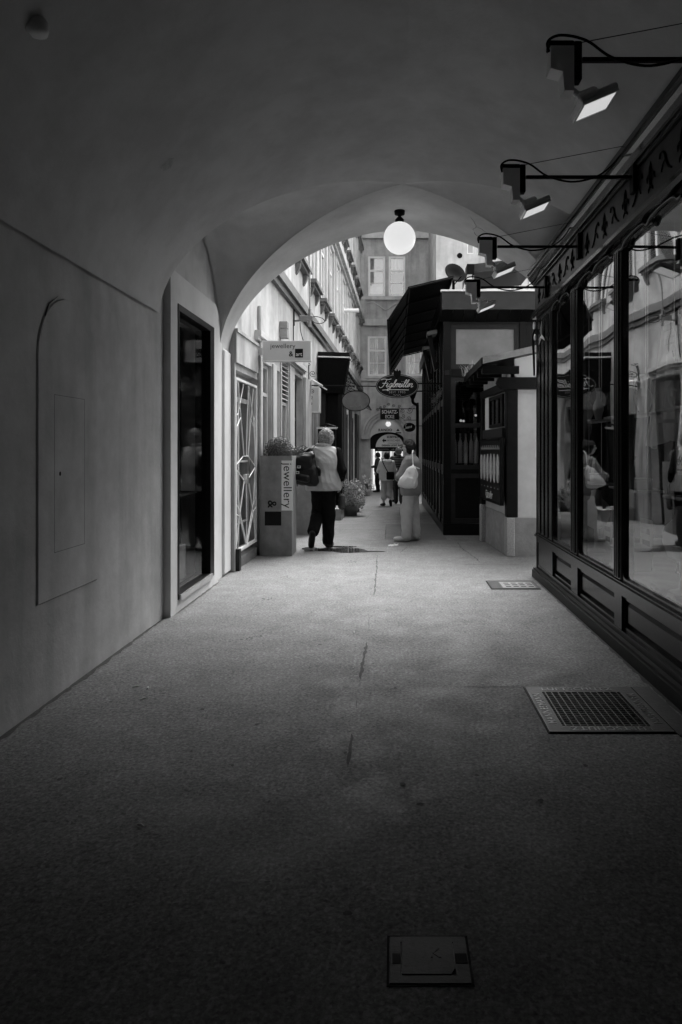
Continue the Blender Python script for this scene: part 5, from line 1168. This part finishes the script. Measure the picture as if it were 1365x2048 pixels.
for u_, v_, r0, fl in ((778, 808.5, 3.2, 1), (769, 812.5, 3.2, -1), (788, 811.5, 3.2, 1), (799, 812, 3.2, -1), (756, 819, 3, 1), (806, 822, 4.5, 1), (820, 820, 7, -1), (807, 832, 4.5, -1), (819, 837, 4.5, 1), (828, 814, 4, 1), (762, 815, 2.6, 1)):
    mb = MB(); mb.tube(spiral((LX(u_, EY), EY + .03, LZ(v_, EY)), .01, r0 * EY / 1365, .5, 1.5, 24, 'xz', fl), .0075, 5); mb.build('scroll', 'black_iron', ss)
mb = MB(); mb.box(LX(834, EY), LX(838, EY), EY, EY + .06, LZ(845, EY), LZ(805, EY)); mb.build('wall_plate', 'black_iron', ss)
# little dark oval sign
VY = 19.2
vs_ = thing('small_oval_sign', (LX(820, VY), VY, LZ(864, VY)), 'small black oval sign with pale script next to the archway', 'sign')
cx, cz = LX(819.5, VY), LZ(854.5, VY); mb = MB(); mb.prism(ell(cx, cz, 12 * VY / 1365, 9.2 * VY / 1365, 32), VY, VY + .05, 'y'); mb.build('board', 'black_gloss', vs_)
k_ = .05; S = [[(.9, 2.1), (.3, 2.4), (0, 1.8), (.6, 1.1), (.6, .2), (0, -.2), (-.4, .2)]]; x = 1.0
for ch in 'uuiemie':
    st, w_ = cur(ch, x); S += st[:1]; x += w_ * .75
strokes(vs_, S, lambda px, py, h: (cx - .12 + (px - .3 + py * .2) * k_ * .8, VY - h, cz - .045 + py * k_ + px * .008), .007, 'sign_white')
mb = MB(); mb.box(cx + .15, KX, VY + .015, VY + .035, cz + .03, cz + .05); mb.build('bracket_arm', 'black_iron', vs_)
# downpipe elbow by the kiosk
dp = thing('drain_pipe', (LX(833, 20), 20, 2), 'black swan-neck rain pipe at the far end of the kiosk', 'pipe')
y = 20.5; mb = MB(); mb.tube(smooth_pts([(LX(826, y), y, LZ(795, y)), (LX(827, y), y, LZ(805, y)), (LX(834, y), y, LZ(810, y)), (LX(835.5, y), y, LZ(818, y)), (LX(835.5, y), y, LZ(900, y)), (LX(835.5, y), y, gz(y))], 5), .045, 8); mb.build('tube', 'black_iron', dp, True)
mb = MB(); mb.lathe([(.06, 0), (.13, .2), (.14, .24)], (LX(826, y), y, LZ(797, y)), 12); mb.build('hopper', 'black_iron', dp, True)

# ------------------------------------------------------------------ planters and plants
def ball(c, r, n, size, mat='leaf_dark', par=None):
    c = Vector(c)
    def pos():
        d = Vector((random.gauss(0, 1), random.gauss(0, 1), random.gauss(0, 1))).normalized()
        if d.z < -.5: d.z = -d.z
        return c + d * r * (random.uniform(.82, 1.03) if random.random() < .8 else random.uniform(.5, .85)) * (1 + .04 * math.sin(9 * d.x) * math.sin(8 * d.z))
    return leaves(n, pos, size, lambda p: (p - c).normalized()).build('foliage', mat, par)
def planter(x0, x1, y0, y1, h, label, blabel, br):
    t = thing('planter', ((x0 + x1) / 2, (y0 + y1) / 2, 0), label, 'planter', 'tall grey planters')
    zg = 0
    mb = MB(); mb.ring(rc(x0, x1, y0, y1), rc(x0 + .02, x1 - .02, y0 + .02, y1 - .02), zg, h, 'z'); mb.build('box', 'planter_grey', t)
    mb = MB(); mb.box(x0 + .02, x1 - .02, y0 + .02, y1 - .02, h - .08, h - .05); mb.build('soil', 'interior_dark', t)
    s = thing('boxwood_ball', ((x0 + x1) / 2, (y0 + y1) / 2, h - .05), blabel, 'shrub', 'clipped box balls')
    c = ((x0 + x1) / 2 + .0, (y0 + y1) / 2, h + .055)
    ball(c, br, 6500, .021, 'leaf_dark', s); mb = MB(); mb.tube([(c[0], c[1], h - .06), (c[0], c[1], h + .05)], .02, 6); mb.build('stem', 'stem', s)
    mb = MB(); mb.lathe([(.02, -br * .7)] + [(br * .8 * math.cos(q), br * .8 * math.sin(q)) for q in [R(-60 + 15 * i) for i in range(11)]], c, 16); mb.build('inner_twigs', 'stem', s, True)
    return t
P1 = planter(-1.815, -1.385, 9.32, 9.75, 1.37, 'tall grey planter box lettered jewellery, in front of the gate', 'clipped box ball in the lettered planter', .205)
x0, x1, JY = -1.815, -1.385, 9.32
def U(u): return LX(u, JY)
def V(v): return LZ(v, JY)
mb = MB(); mb.box(U(563.5), U(586), JY - .004, JY - .001, V(1021), V(921)); mb.build('white_strip', 'sign_white', P1)
text(P1, 'jewellery', .165, lambda x, y, z: (U(575) + y, JY - .005 - z, V(971) - x), 'print_black', .001, 0, -.0005, 1.03)
text(P1, '&', .17, lambda x, y, z: (U(544) + (-y) * -1, JY - .003 - z, V(1008) - x), 'print_black', .001, 0, .002)
mb = MB(); mb.box(U(530), U(563), JY - .005, JY - .001, V(1051), V(1023)); mb.build('black_square', 'print_black', P1)
planter(-1.8, -1.38, 11.6, 12.0, 1.28, 'second grey planter, behind the lettered one and the walking man', 'clipped box ball half hidden behind the man', .19)
# door step and kerb with flowering shrub
stp = thing('door_step', (-1.3, 15.0, gz(15)), 'pale stone door step with sloping end beside the shrub', 'step')
y = 14.6; g = gz(15)
mb = MB(); mb.prism([(-1.75, g), (-1.11, g), (-1.11, g + .2), (-1.12, g + .22), (-1.75, g + .22)], y, y + .9, 'y'); mb.build('block', 'concrete', stp); mb = MB(); mb.box(-1.75, -1.09, y - .02, y + .92, g + .222, g + .25); mb.build('tread', 'concrete', stp)
kr = thing('planting_kerb', (-1.0, 19, gz(19)), 'low pale kerb stones edging the left shopfronts', 'kerb')
for k in range(4):
    y = 15.9 + k * 2.0; mb = MB(); xx = xl(y) + .66 - .02 * k; mb.bevbox(xx - .1, xx + .02, y, y + 1.96, gz(y) - .1, gz(y) + .16, .012); mb.build('kerb_stone', 'concrete', kr)
def bush(x, y, r, h, n, label, mat, size=.06):
    t = thing('flowering_shrub', (x, y, gz(y)), label, 'shrub', 'shrubs by the left shopfronts')
    g = gz(y)
    mb = MB(); mb.lathe([(.14, 0), (.18, .24), (.19, .26), (.17, .26), (.16, .22), (.02, .22)], (x, y, g), 16); mb.build('pot', 'planter_grey', t, True)
    cl = [(x + random.gauss(0, r * .45), y + random.gauss(0, r * .4), g + .25 + random.uniform(.1, .95) * h) for _ in range(16)]
    def pos():
        c = random.choice(cl); d = Vector((random.gauss(0, 1), random.gauss(0, 1), random.gauss(0, 1))).normalized(); return Vector(c) + d * r * .4 * random.uniform(.5, 1)
    leaves(n, pos, size).build('foliage', mat, t)
    mb = MB()
    for c in cl: mb.tube([(x, y, g + .2), ((x + c[0]) / 2, (y + c[1]) / 2, g + .3 + h * .3), c], [.012, .009, .004], 5)
    mb.build('stem', 'stem', t)
bush(-.99, 15.9, .36, .5, 5200, 'big light-leaved flowering shrub in a pot beside the door step', 'leaf_light', .042)
bush(-1.0, 17.2, .22, .25, 1500, 'lower light-leaved shrub farther along the kerb', 'leaf_light', .045)
bush(-1.0, 25.5, .2, .5, 500, 'distant potted shrub near the far archway', 'leaf_light', .08)

# ------------------------------------------------------------------ people: smooth distance fields meshed with surface nets
def sdf_mesh(prims, h, noise=0., nfreq=16., seed=1, cuts=(), fold=False):
    lo = np.array([1e9] * 3); hi = -lo
    for p in prims:
        m = p.get('m', .03)
        if p['t'] == 'c':
            r = max(p['ra'], p['rb']) * np.max(1 / np.array(p.get('s', (1, 1, 1)))); a = np.minimum(p['a'], p['b']) - r - m; b = np.maximum(p['a'], p['b']) + r + m
        else: a = np.array(p['c']) - np.max(p['r']) - m; b = np.array(p['c']) + np.max(p['r']) + m
        p['lo'], p['hi'] = a, b; lo = np.minimum(lo, a); hi = np.maximum(hi, b)
    n = np.ceil((hi - lo) / h).astype(int) + 2
    D = np.full(n, .2, dtype=np.float32)
    ax = [lo[i] + h * np.arange(n[i]) for i in range(3)]
    for p in prims:
        i0 = np.maximum(0, ((p['lo'] - lo) / h).astype(int) - 2); i1 = np.minimum(n, ((p['hi'] - lo) / h).astype(int) + 3)
        X, Y, Z = np.meshgrid(*[ax[i][i0[i]:i1[i]] for i in range(3)], indexing='ij'); Q = np.stack([X, Y, Z], -1)
        if p['t'] == 'c':
            a, b = np.array(p['a'], float), np.array(p['b'], float); s = np.array(p.get('s', (1, 1, 1)))
            q = (Q - a) * s; ba = (b - a) * s; t = np.clip((q @ ba) / max(ba @ ba, 1e-9), 0, 1)
            d = np.linalg.norm(q - t[..., None] * ba, axis=-1) - (p['ra'] + (p['rb'] - p['ra']) * t)
        else:
            r = np.array(p['r']); q = (Q - np.array(p['c']))
            if 'R' in p: q = q @ np.array(p['R'])
            k0 = np.linalg.norm(q / r, axis=-1); k1 = np.linalg.norm(q / (r * r), axis=-1) + 1e-9; d = k0 * (k0 - 1) / k1
        sl = tuple(slice(i0[i], i1[i]) for i in range(3)); k = p.get('k', .03); E = D[sl]
        if p.get('sub'):
            D[sl] = np.maximum(E, -d)
        else:
            hh = np.clip(.5 + .5 * (E - d) / k, 0, 1); D[sl] = E * (1 - hh) + d * hh - k * hh * (1 - hh)
    X, Y, Z = np.meshgrid(*ax, indexing='ij')
    if noise:
        rs = np.random.RandomState(seed); f = 0
        for o in range(4):
            w = rs.normal(size=3) * np.array([1, 1, .7]); w *= nfreq * (1 + .7 * o) / np.linalg.norm(w); w2 = rs.normal(size=3) * nfreq * .4
            g_ = np.sin(X * w[0] + Y * w[1] + Z * w[2] + rs.uniform(0, 6) + 1.6 * np.sin(X * w2[0] + Y * w2[1] + Z * w2[2]))
            f = f + ((2.2 * np.abs(g_) - 1.3) * (.35 + .65 * np.clip(.5 + 1.5 * np.sin(X * w2[1] * 1.3 + Z * w2[0] + Y * w2[2] + o), 0, 1)) if fold else g_) / (1 + .5 * o)
        D = D + noise * f
    for pt, nn in cuts: D = np.maximum(D, (X - pt[0]) * nn[0] + (Y - pt[1]) * nn[1] + (Z - pt[2]) * nn[2])
    D[0] = D[-1] = 1; D[:, 0] = D[:, -1] = 1; D[:, :, 0] = D[:, :, -1] = 1
    ins = D < 0
    nx, ny, nz = D.shape
    corners = [(i, j, k) for i in (0, 1) for j in (0, 1) for k in (0, 1)]
    cnt = sum(ins[i:nx - 1 + i, j:ny - 1 + j, k:nz - 1 + k].astype(int) for i, j, k in corners)
    act = (cnt > 0) & (cnt < 8); idx = np.full(act.shape, -1); cells = np.argwhere(act); idx[act] = np.arange(len(cells))
    acc = np.zeros((len(cells), 3)); num = np.zeros(len(cells))
    C = {c: D[cells[:, 0] + c[0], cells[:, 1] + c[1], cells[:, 2] + c[2]] for c in corners}
    for c in corners:
        for a in range(3):
            if c[a] == 0:
                e = list(c); e[a] = 1; e = tuple(e); da, db = C[c], C[e]; cr = (da < 0) != (db < 0)
                t = np.where(cr, da / np.where(cr, da - db, 1), 0); pt = np.repeat(np.array([c], float), len(cells), 0); pt[:, a] += t
                acc += pt * cr[:, None]; num += cr
    V = lo + h * (cells + acc / np.maximum(num, 1)[:, None])
    F = []
    for a in range(3):
        b, c = (a + 1) % 3, (a + 2) % 3
        sl0 = [slice(1, -1)] * 3; sl1 = [slice(1, -1)] * 3; sl0[a] = slice(0, -1); sl1[a] = slice(1, None)
        A, B = ins[tuple(sl0)], ins[tuple(sl1)]; E = np.argwhere(A != B)
        if not len(E): continue
        base = E.copy(); base[:, b] += 1; base[:, c] += 1
        def cell(db, dc):
            q = base.copy(); q[:, b] -= db; q[:, c] -= dc; return idx[q[:, 0], q[:, 1], q[:, 2]]
        q = np.stack([cell(1, 1), cell(0, 1), cell(0, 0), cell(1, 0)], 1); fl = ~A[E[:, 0], E[:, 1], E[:, 2]]; q[fl] = q[fl][:, ::-1]; F.append(q[(q >= 0).all(1)])
    return V, np.concatenate(F)
def sdf_obj(name, prims, mat, parent, h, **kw):
    V, F = sdf_mesh(prims, h, **kw)
    me = bpy.data.meshes.new(name); me.from_pydata(V.tolist(), [], F.tolist()); me.update()
    me.polygons.foreach_set('use_smooth', [True] * len(me.polygons)); me.materials.append(MATS[mat])
    o = bpy.data.objects.new(name, me); o.parent = parent; COL.objects.link(o); return o
def cp(a, b, ra, rb=None, k=.03, s=None, **kw):
    d = dict(t='c', a=np.array(a, float), b=np.array(b, float), ra=ra, rb=ra if rb is None else rb, k=k, **kw)
    if s: d['s'] = s
    return d
def el_(c, r, k=.03, **kw): return dict(t='e', c=np.array(c, float), r=np.array(r, float), k=k, **kw)

BASE = dict(head=(0, .01, 1.625), neck=(0, -.01, 1.46), chest=(0, 0, 1.28), waist=(0, .0, 1.08), pelvis=(0, 0, .95),
            shL=(-.18, -.01, 1.42), elL=(-.23, -.03, 1.14), wrL=(-.22, .04, .89), shR=(.18, -.01, 1.42), elR=(.23, -.03, 1.14), wrR=(.22, .04, .89),
            hpL=(-.09, 0, .9), knL=(-.1, .02, .49), anL=(-.1, -.02, .09), toL=(-.115, .15, .03), hpR=(.09, 0, .9), knR=(.1, .02, .49), anR=(.1, -.02, .09), toR=(.115, .15, .03))
def hand_prims(w, el, side):
    w = np.array(w, float); d = w - np.array(el, float); d /= np.linalg.norm(d); inn = np.array([-side, 0, 0.]); inn -= d * (inn @ d); inn /= np.linalg.norm(inn) + 1e-9
    lat = np.cross(d, inn); P = [cp(w, w + d * .04, .026, .03, .02)]
    pc = w + d * .055
    P.append(cp(pc - lat * .022, pc + lat * .022, .02, .02, .015))
    for j, (o, l) in enumerate(((-.032, .066), (-.011, .076), (.011, .07), (.031, .055))):
        a = pc + lat * o + d * .02; m = a + d * l * .55 + inn * .006; e = m + d * l * .4 + inn * .022; P += [cp(a, m, .0095, .009, .008), cp(m, e, .009, .0075, .006)]
    a = w + d * .03 - lat * .03; P += [cp(a, a + d * .035 - lat * .022 + inn * .008, .012, .011, .01), cp(a + d * .035 - lat * .022 + inn * .008, a + d * .065 - lat * .026 + inn * .018, .011, .009, .008)]
    return P
def person(loc, rz, H, pose, label, top, bottom, h=.009, **o):
    t = thing('person', loc, label, 'person', None, rz)
    f = H / 1.75; J = {k: np.array(v, float) * f for k, v in {**BASE, **pose}.items()}; w = o.get('w', 1.)
    hd = J['head']; look = o.get('look', 0.); Rz = np.array([[math.cos(look), -math.sin(look), 0], [math.sin(look), math.cos(look), 0], [0, 0, 1]])
    hp = lambda x, y, z: hd + Rz @ np.array([x, y, z]) * f
    body = [el_(hd, np.array([.075, .095, .115]) * f, R=Rz), el_(hp(0, .035, -.06), np.array([.056, .06, .062]) * f, .03, R=Rz), cp(hp(0, .088, .01), hp(0, .112, -.018), .01 * f, .014 * f, .012), cp(hp(-.02, .083, -.062), hp(.02, .083, -.062), .009 * f, None, .01),
            cp(hp(-.035, .08, .03), hp(.035, .08, .03), .012 * f, None, .015), el_(hp(-.076, -.005, -.01), np.array([.012, .026, .034]) * f, .008), el_(hp(.076, -.005, -.01), np.array([.012, .026, .034]) * f, .008),
            cp(J['neck'] - [0, 0, .04], hp(0, -.015, -.06), .058 * f, .052 * f, .03),
            el_(J['chest'], np.array([.16, .105, .2]) * f * [w, w, 1], .06), el_(J['waist'], np.array([.14, .1, .17]) * f * [w, w, 1], .06), el_(J['pelvis'], np.array([.16, .115, .14]) * f * [w, w, 1], .06)]
    for s, sg in (('L', -1), ('R', 1)):
        body += [cp(J['sh' + s], J['el' + s], .046 * f, .038 * f), cp(J['el' + s], J['wr' + s], .038 * f, .026 * f), cp(J['chest'] + [0, 0, .1 * f], J['sh' + s], .06 * f, .05 * f, .05)] + hand_prims(J['wr' + s], J['el' + s], sg)
        body += [cp(J['hp' + s], J['kn' + s], .078 * f, .052 * f), cp(J['kn' + s], J['an' + s], .052 * f, .036 * f), cp(J['an' + s], J['to' + s], .035 * f, .028 * f)]
    for sx in (-.032, .032): body.append(el_(hp(sx, .098, .008), np.array([.014, .014, .01]) * f, sub=1, m=.01))
    sdf_obj('body', body, 'skin', t, h)
    # hair
    hk = o.get('hair', 'hair_grey'); hl = o.get('hair_len', 0.)
    hv = o.get('hair_vol', 1.); hair = [el_(hp(0, -.014, .025), np.array([.096, .11, .118]) * f * hv, R=Rz), el_(hp(0, -.05, -.015 - hl * .5), np.array([.092, .07, .08 + hl]) * f * hv, .04, R=Rz)]
    if hl: hair += [el_(hp(-.07, -.01, -.03), np.array([.03, .06, .09]) * f, .03, R=Rz), el_(hp(.07, -.01, -.03), np.array([.03, .06, .09]) * f, .03, R=Rz)]
    hair.append(el_(hp(0, .1, -.045), np.array([.082, .075, .105]) * f, sub=1, R=Rz))
    sdf_obj('hair', hair, hk, t, min(h, .008), noise=.0028, nfreq=60, seed=3)
    if hk == 'hair_grey':
        mb = MB(); rl = random.Random(int(H * 1000))
        for _ in range(650):
            q = Vector((rl.gauss(0, 1), rl.gauss(0, 1), rl.gauss(0, 1))).normalized()
            if q.z < -.55 or (q.y > .35 and q.z < .45): continue
            bse = Vector(hp(0, -.018, .018)) + Vector((q.x * .1, q.y * .112, q.z * .116)) * f * hv * .96
            tn = Vector((rl.gauss(0, 1), rl.gauss(0, 1), rl.gauss(-.5, .7))); tn = (tn - q * tn.dot(q)).normalized(); l = rl.uniform(.025, .05) * f
            mb.tube([tuple(bse), tuple(bse + tn * l * .5 + q * .007), tuple(bse + tn * l + q * rl.uniform(-.002, .008))], [.005, .0045, .0012], 4)
        mb.build('hair_locks', hk, t, True, local=True)
    # trousers
    a = o.get('ease', .02) * f; tr = [el_(J['pelvis'] + [0, 0, .0], np.array([.165, .12, .14]) * f * [w, w, 1] + a * .5, .06)]; cut = o.get('crop', 0)
    for s in 'LR':
        an = J['an' + s] + (J['kn' + s] - J['an' + s]) * (cut + .06)
        tr += [cp(J['hp' + s], J['kn' + s], .088 * f + a * .6, .063 * f + a, .04), cp(J['kn' + s], an, .063 * f + a, .052 * f + a * 1.1, .03)]
    sdf_obj('trousers', tr, bottom, t, h, noise=o.get('tfold', .0045), nfreq=13, seed=5, fold=True, cuts=[(J['pelvis'] + [0, 0, .1 * f], (0, 0, 1))])
    # shoes
    for s in 'LR':
        an, to = J['an' + s], J['to' + s]; d = to - an; dn = d / np.linalg.norm(d); up = np.array([0, 0, 1.]); 
        heel = an - [0, 0, .045 * f] - dn * .035 * f if abs(dn[2]) < .75 else an - dn * .0 + np.array([0, -.045 * f, -.01])
        sdf_obj('shoe', [cp(heel, to, .042 * f, .04 * f, .02), cp(an - [0, 0, .01], an - [0, 0, .03], .043 * f, .045 * f, .03), cp((heel + to) / 2, to, .046 * f, .04 * f, .02)], o.get('shoe', 'shoe_dark'), t, h, cuts=[((0, 0, .004), (0, 0, -1))])
    # top
    e = o.get('loose', .022) * f; hem = o.get('hem', .86) * f
    tp = [el_(J['chest'] + [0, -.005, .0], np.array([.165, .12, .21]) * f * [w, w, 1] + e, .06), el_(J['waist'], np.array([.155, .115, .2]) * f * [w, w, 1] + e, .08), el_(J['pelvis'] + [0, 0, -.02], np.array([.17, .128, .2]) * f * [w, w, 1] + e, .08),
          cp(J['shL'], J['shR'], .06 * f, .06 * f, .05), cp(J['neck'] - [0, 0, .06], J['neck'] + [0, 0, .015], .078 * f, .068 * f, .04)]
    sl = []
    for s in 'LR':
        en = J['el' + s] + (J['wr' + s] - J['el' + s]) * o.get('sleeve', .92)
        sl += [cp(J['sh' + s], J['el' + s], .062 * f + e * .5, .053 * f + e * .5, .04), cp(J['el' + s], en, .053 * f + e * .5, .042 * f + e * .4, .03)]
    cuts = [((0, 0, hem), (0, 0, -1)), (hd + [0, 0, -.075 * f], (0, .25, 1))]
    if o.get('vest'):
        tp = [p for p in tp if p['t'] == 'e'] + tp[4:]
        sdf_obj('shirt', sl + [el_(J['chest'], np.array([.15, .1, .2]) * f, .04)], o['vest'], t, h, noise=.004, nfreq=18, seed=8, fold=True)
        boxy = [cp(J['sh' + s] + [-sg * .075, 0, -.05], J['pelvis'] + [sg * .165 - .012, 0, -.16], .1, .105, .05) for s, sg in (('L', -1), ('R', 1))]
        yoke = [cp(J['neck'] + [0, 0, -.045], J['sh' + s] + [sg * .03, 0, -.005], .075, .06, .04) for s, sg in (('L', -1), ('R', 1))]
        sdf_obj('vest', tp + boxy + yoke, top, t, h, noise=.0052, nfreq=17, seed=9, fold=True, cuts=cuts + [((-.26, 0, 1.3), (-1, 0, .12)), ((.245, 0, 1.3), (1, 0, .12))])
        sdf_obj('collar', [cp(J['neck'] + [.085 * math.cos(q), .075 * math.sin(q) + .005, .035], J['neck'] + [.085 * math.cos(q + .45), .075 * math.sin(q + .45) + .005, .035], .026, None, .02) for q in [.45 * i for i in range(14)]], top, t, h)
    else:
        sdf_obj('jacket', tp + sl, top, t, h, noise=.0048, nfreq=14, seed=int(H * 100), cuts=cuts, fold=True)
    return t, J
# walking man with vest, seen from behind
MX, MYY = -1.03, 10.1
man, JM = person((MX, MYY, 0), R(-4), 1.775, dict(head=(.035, .035, 1.595), neck=(0, -.005, 1.47), knL=(-.1, .1, .5), anL=(-.115, -.22, .26), toL=(-.15, -.17, .06), knR=(.07, .05, .49), anR=(.06, .02, .09), toR=(.075, .2, .035), hpL=(-.085, 0, .9), hpR=(.075, 0, .9),
         shL=(-.2, -.01, 1.40), shR=(.2, -.01, 1.40), elR=(.285, -.07, 1.13), wrR=(.235, .1, .92), elL=(-.29, -.05, 1.15), wrL=(-.2, .18, 1.2)), 'grey-haired person in pale vest and black trousers walking away', 'cloth_vest', 'cloth_black', vest='cloth_black', w=1.34, h=.0075, sleeve=.55, hem=.84, loose=.018, ease=.03, look=.0, hair_vol=1.12)
# his backpack on the left shoulder
bp = thing('backpack', (MX - .24, MYY - .27, .96), 'black leather drawstring backpack slung on the left shoulder of the walking man', 'backpack')
def bpx(x, y, z): return np.array([x, y, z])
sdf_obj('bag', [el_((0, 0, .15), (.185, .11, .16), .05), el_((.03, .02, .3), (.13, .09, .14), .07), cp((-.12, .0, .07), (.13, .02, .03), .07, .07, .05), cp((-.04, .02, .38), (.1, .04, .42), .055, .05, .05)], 'leather_black', bp, .009, noise=.005, nfreq=22, seed=2)
sdf_obj('flap', [cp((-.1, -.05, .33), (.1, -.03, .41), .05, .045, .06), el_((-.02, -.075, .31), (.13, .045, .1), .06)], 'leather_black', bp, .008, noise=.004, nfreq=22, seed=4)
sdf_obj('pocket', [cp((-.13, -.08, .12), (.03, -.09, .08), .06, .06, .04)], 'leather_black', bp, .008, noise=.003, nfreq=22, seed=4)
mb = MB(); mb.tube([(.17, -.02, .25), (.21, 0, .2), (.2, .02, .12)], .022, 6); mb.build('side_tab', 'leather_black', bp, True, local=True)
for pts in ([(.04, .06, .42), (.08, .07, .5), (.1, .14, .545), (.1, .24, .56), (.1, .34, .5)], [(-.08, .06, .4), (-.02, .07, .47), (.03, .14, .52), (.04, .26, .53)]):
    mb = MB(); P = smooth_pts(pts, 5)
    mb.add([q for p in P for q in ((p[0] - .018, p[1], p[2]), (p[0] + .018, p[1], p[2]), (p[0] + .018, p[1] + .006, p[2] - .006), (p[0] - .018, p[1] + .006, p[2] - .006))], [(4 * i + k, 4 * i + (k + 1) % 4, 4 * i + 4 + (k + 1) % 4, 4 * i + 4 + k) for i in range(len(P) - 1) for k in range(4)]); mb.build('strap', 'leather_black', bp, local=True)
for x, z in ((-.07, .25), (-.09, .17)):
    mb = MB(); mb.ring(rc(x - .025, x + .025, z - .018, z + .018), rc(x - .015, x + .015, z - .009, z + .009), -.152, -.142, 'y'); mb.build('buckle', 'metal_bright', bp, local=True)
for x in (-.12, -.09):
    mb = MB(); mb.tube([(x, -.1, .03), (x - .01, -.1, -.03)], .006, 5); mb.build('tassel', 'leather_black', bp, local=True)
# small dark bag in his right hand
hb_ = thing('hand_bag', (MX + .26, MYY + .08, .55), 'small dark bag hanging from the right hand of the walking man', 'bag')
sdf_obj('bag', [cp((0, 0, .06), (0, .02, .2), .055, .045, .03, s=(1, .7, 1))], 'cloth_dark', hb_, .009, noise=.003, nfreq=24)
mb = MB(); mb.tube(smooth_pts([(-.02, .0, .22), (-.015, .03, .34), (.015, .03, .34), (.02, 0, .22)], 4), .006, 5); mb.build('handle', 'cloth_dark', hb_, True, local=True)
# standing woman with the white bag, facing left
W1 = (.28, 10.85, 0)
wom, JW = person(W1, R(76), 1.6, dict(head=(0, .04, 1.63), anL=(-.07, .06, .09), toL=(-.08, .25, .035), knL=(-.08, .06, .5), anR=(.1, -.07, .09), toR=(.13, .1, .035), knR=(.1, -.03, .5), elL=(-.23, .15, 1.13), wrL=(.05, .2, 1.17), elR=(.25, .08, 1.13), wrR=(-.06, .19, 1.1), shL=(-.185, 0, 1.4), shR=(.185, 0, 1.4)),
         'dark-haired person in grey jacket and light trousers standing with folded arms', 'cloth_jacket', 'cloth_trouser', w=1.25, hair='hair_dark', hair_len=.02, hem=.8, loose=.026, ease=.035, shoe='shoe_pale', look=R(22), tfold=.007)
mb = MB(); f = 1.6 / 1.75; hd = Vector(JW['head'])
for s in (-1, 1): mb.tube([tuple(hd + Vector((s * .035 + .022 * math.cos(R(30 * i)), .1, .008 + .017 * math.sin(R(30 * i)))) ) for i in range(13)], .0025, 4); mb.tube([tuple(hd + Vector((s * .058, .095, .01))), tuple(hd + Vector((s * .072, -.0, .008)))], .0025, 4)
mb.build('glasses', 'black_iron', wom, local=True)
bg2 = thing('shoulder_bag', (W1[0] - .03, W1[1] - .24, .86), 'white drawstring sack bag hanging from the standing woman\'s shoulder', 'bag')
sdf_obj('sack', [el_((-.02, -.03, .11), (.145, .075, .1), .05), el_((.02, -.02, .2), (.1, .07, .13), .06), cp((.05, -.01, .3), (.06, 0, .345), .04, .022, .04), cp((-.14, -.02, .055), (.07, -.03, .045), .04, .05, .05)], 'cloth_bag', bg2, .007, noise=.0055, nfreq=16, seed=6, fold=True)
for pts in ([(.06, 0, .34), (.055, .03, .43), (.05, .06, .52), (.06, .12, .58), (.08, .2, .56)], [(.07, 0, .34), (.11, -.02, .28), (.13, -.03, .2), (.11, -.04, .13)], [(.06, 0, .34), (.11, -.03, .32), (.16, -.03, .3)]):
    mb = MB(); mb.tube(smooth_pts(pts, 5), .011 if len(pts) == 5 else .006, 6); mb.build('strap', 'cloth_bag', bg2, True, local=True)
# couple farther on
Y_ = 19.5; g = gz(Y_)
W2 = (-.18, Y_, g)
w2, J2 = person(W2, R(3), 1.53, dict(anL=(-.1, .0, .09), toL=(-.17, .15, .035), knL=(-.1, .04, .5), knR=(.08, .06, .5), anR=(.1, -.26, .2), toR=(.12, -.2, .045), elL=(-.28, .0, 1.15), wrL=(-.2, .2, 1.1), elR=(.27, .0, 1.15), wrR=(.2, .2, 1.1)), 'short dark-haired person in pale hooded jacket and cropped trousers walking away', 'cloth_pale', 'cloth_trouser', .011, w=1.3, hair='hair_dark', hem=.83, loose=.03, ease=.04, crop=.38)
sdf_obj('hood', [cp((-.09, -.13, 1.28), (.09, -.13, 1.28), .05, .05, .05), el_((0, -.12, 1.22), (.11, .05, .08), .04)], 'cloth_pale', w2, .011, noise=.004)
cb = thing('crossbody_bag', (W2[0] + .1, W2[1] - .24, g + .76), 'black crossbody bag on the back of the person in the pale hooded jacket', 'bag')
mb = MB(); mb.bevbox(-.11, .11, -.05, .05, .0, .22, .025); mb.build('bag', 'cloth_black', cb, local=True); mb = MB(); mb.bevbox(-.112, .112, -.056, .052, .11, .225, .025); mb.build('flap', 'cloth_black', cb, local=True)
mb = MB(); mb.tube(smooth_pts([(-.06, .0, .2), (-.15, .0, .36), (-.24, .06, .56), (-.25, .16, .62)], 4), .013, 5); mb.build('strap', 'cloth_black', cb, True, local=True)
Y_ = 20.4; person((.16, Y_, gz(Y_)), R(-3), 1.69, dict(anL=(-.08, .05, .09), toL=(-.1, .22, .035), anR=(.09, -.03, .09)), 'grey-haired person in dark striped pullover walking ahead', 'striped_knit', 'cloth_dark', .011, w=1.2, hem=.9)
Y_ = 21.6; person((.1, Y_, gz(Y_)), R(5), 1.6, dict(anR=(.16, -.05, .09), toR=(.2, .1, .035), knR=(.13, .02, .5)), 'dark-haired person mostly hidden behind the striped pullover', 'cloth_dark', 'cloth_trouser', .012, w=1.1, hair='hair_dark', hem=.9)
Y_ = 29; person((-.66, Y_, gz(Y_)), R(80), 1.68, dict(elR=(.2, .12, 1.15), wrR=(.1, .3, 1.1)), 'dark figure standing at the left side of the far archway', 'cloth_dark', 'cloth_black', .013, hair='hair_dark')
Y_ = 34.6; person((.3, Y_, gz(Y_)), R(170), 1.7, {}, 'distant person in dark clothes coming through the far archway', 'cloth_dark', 'cloth_dark', .015, hair='hair_dark')
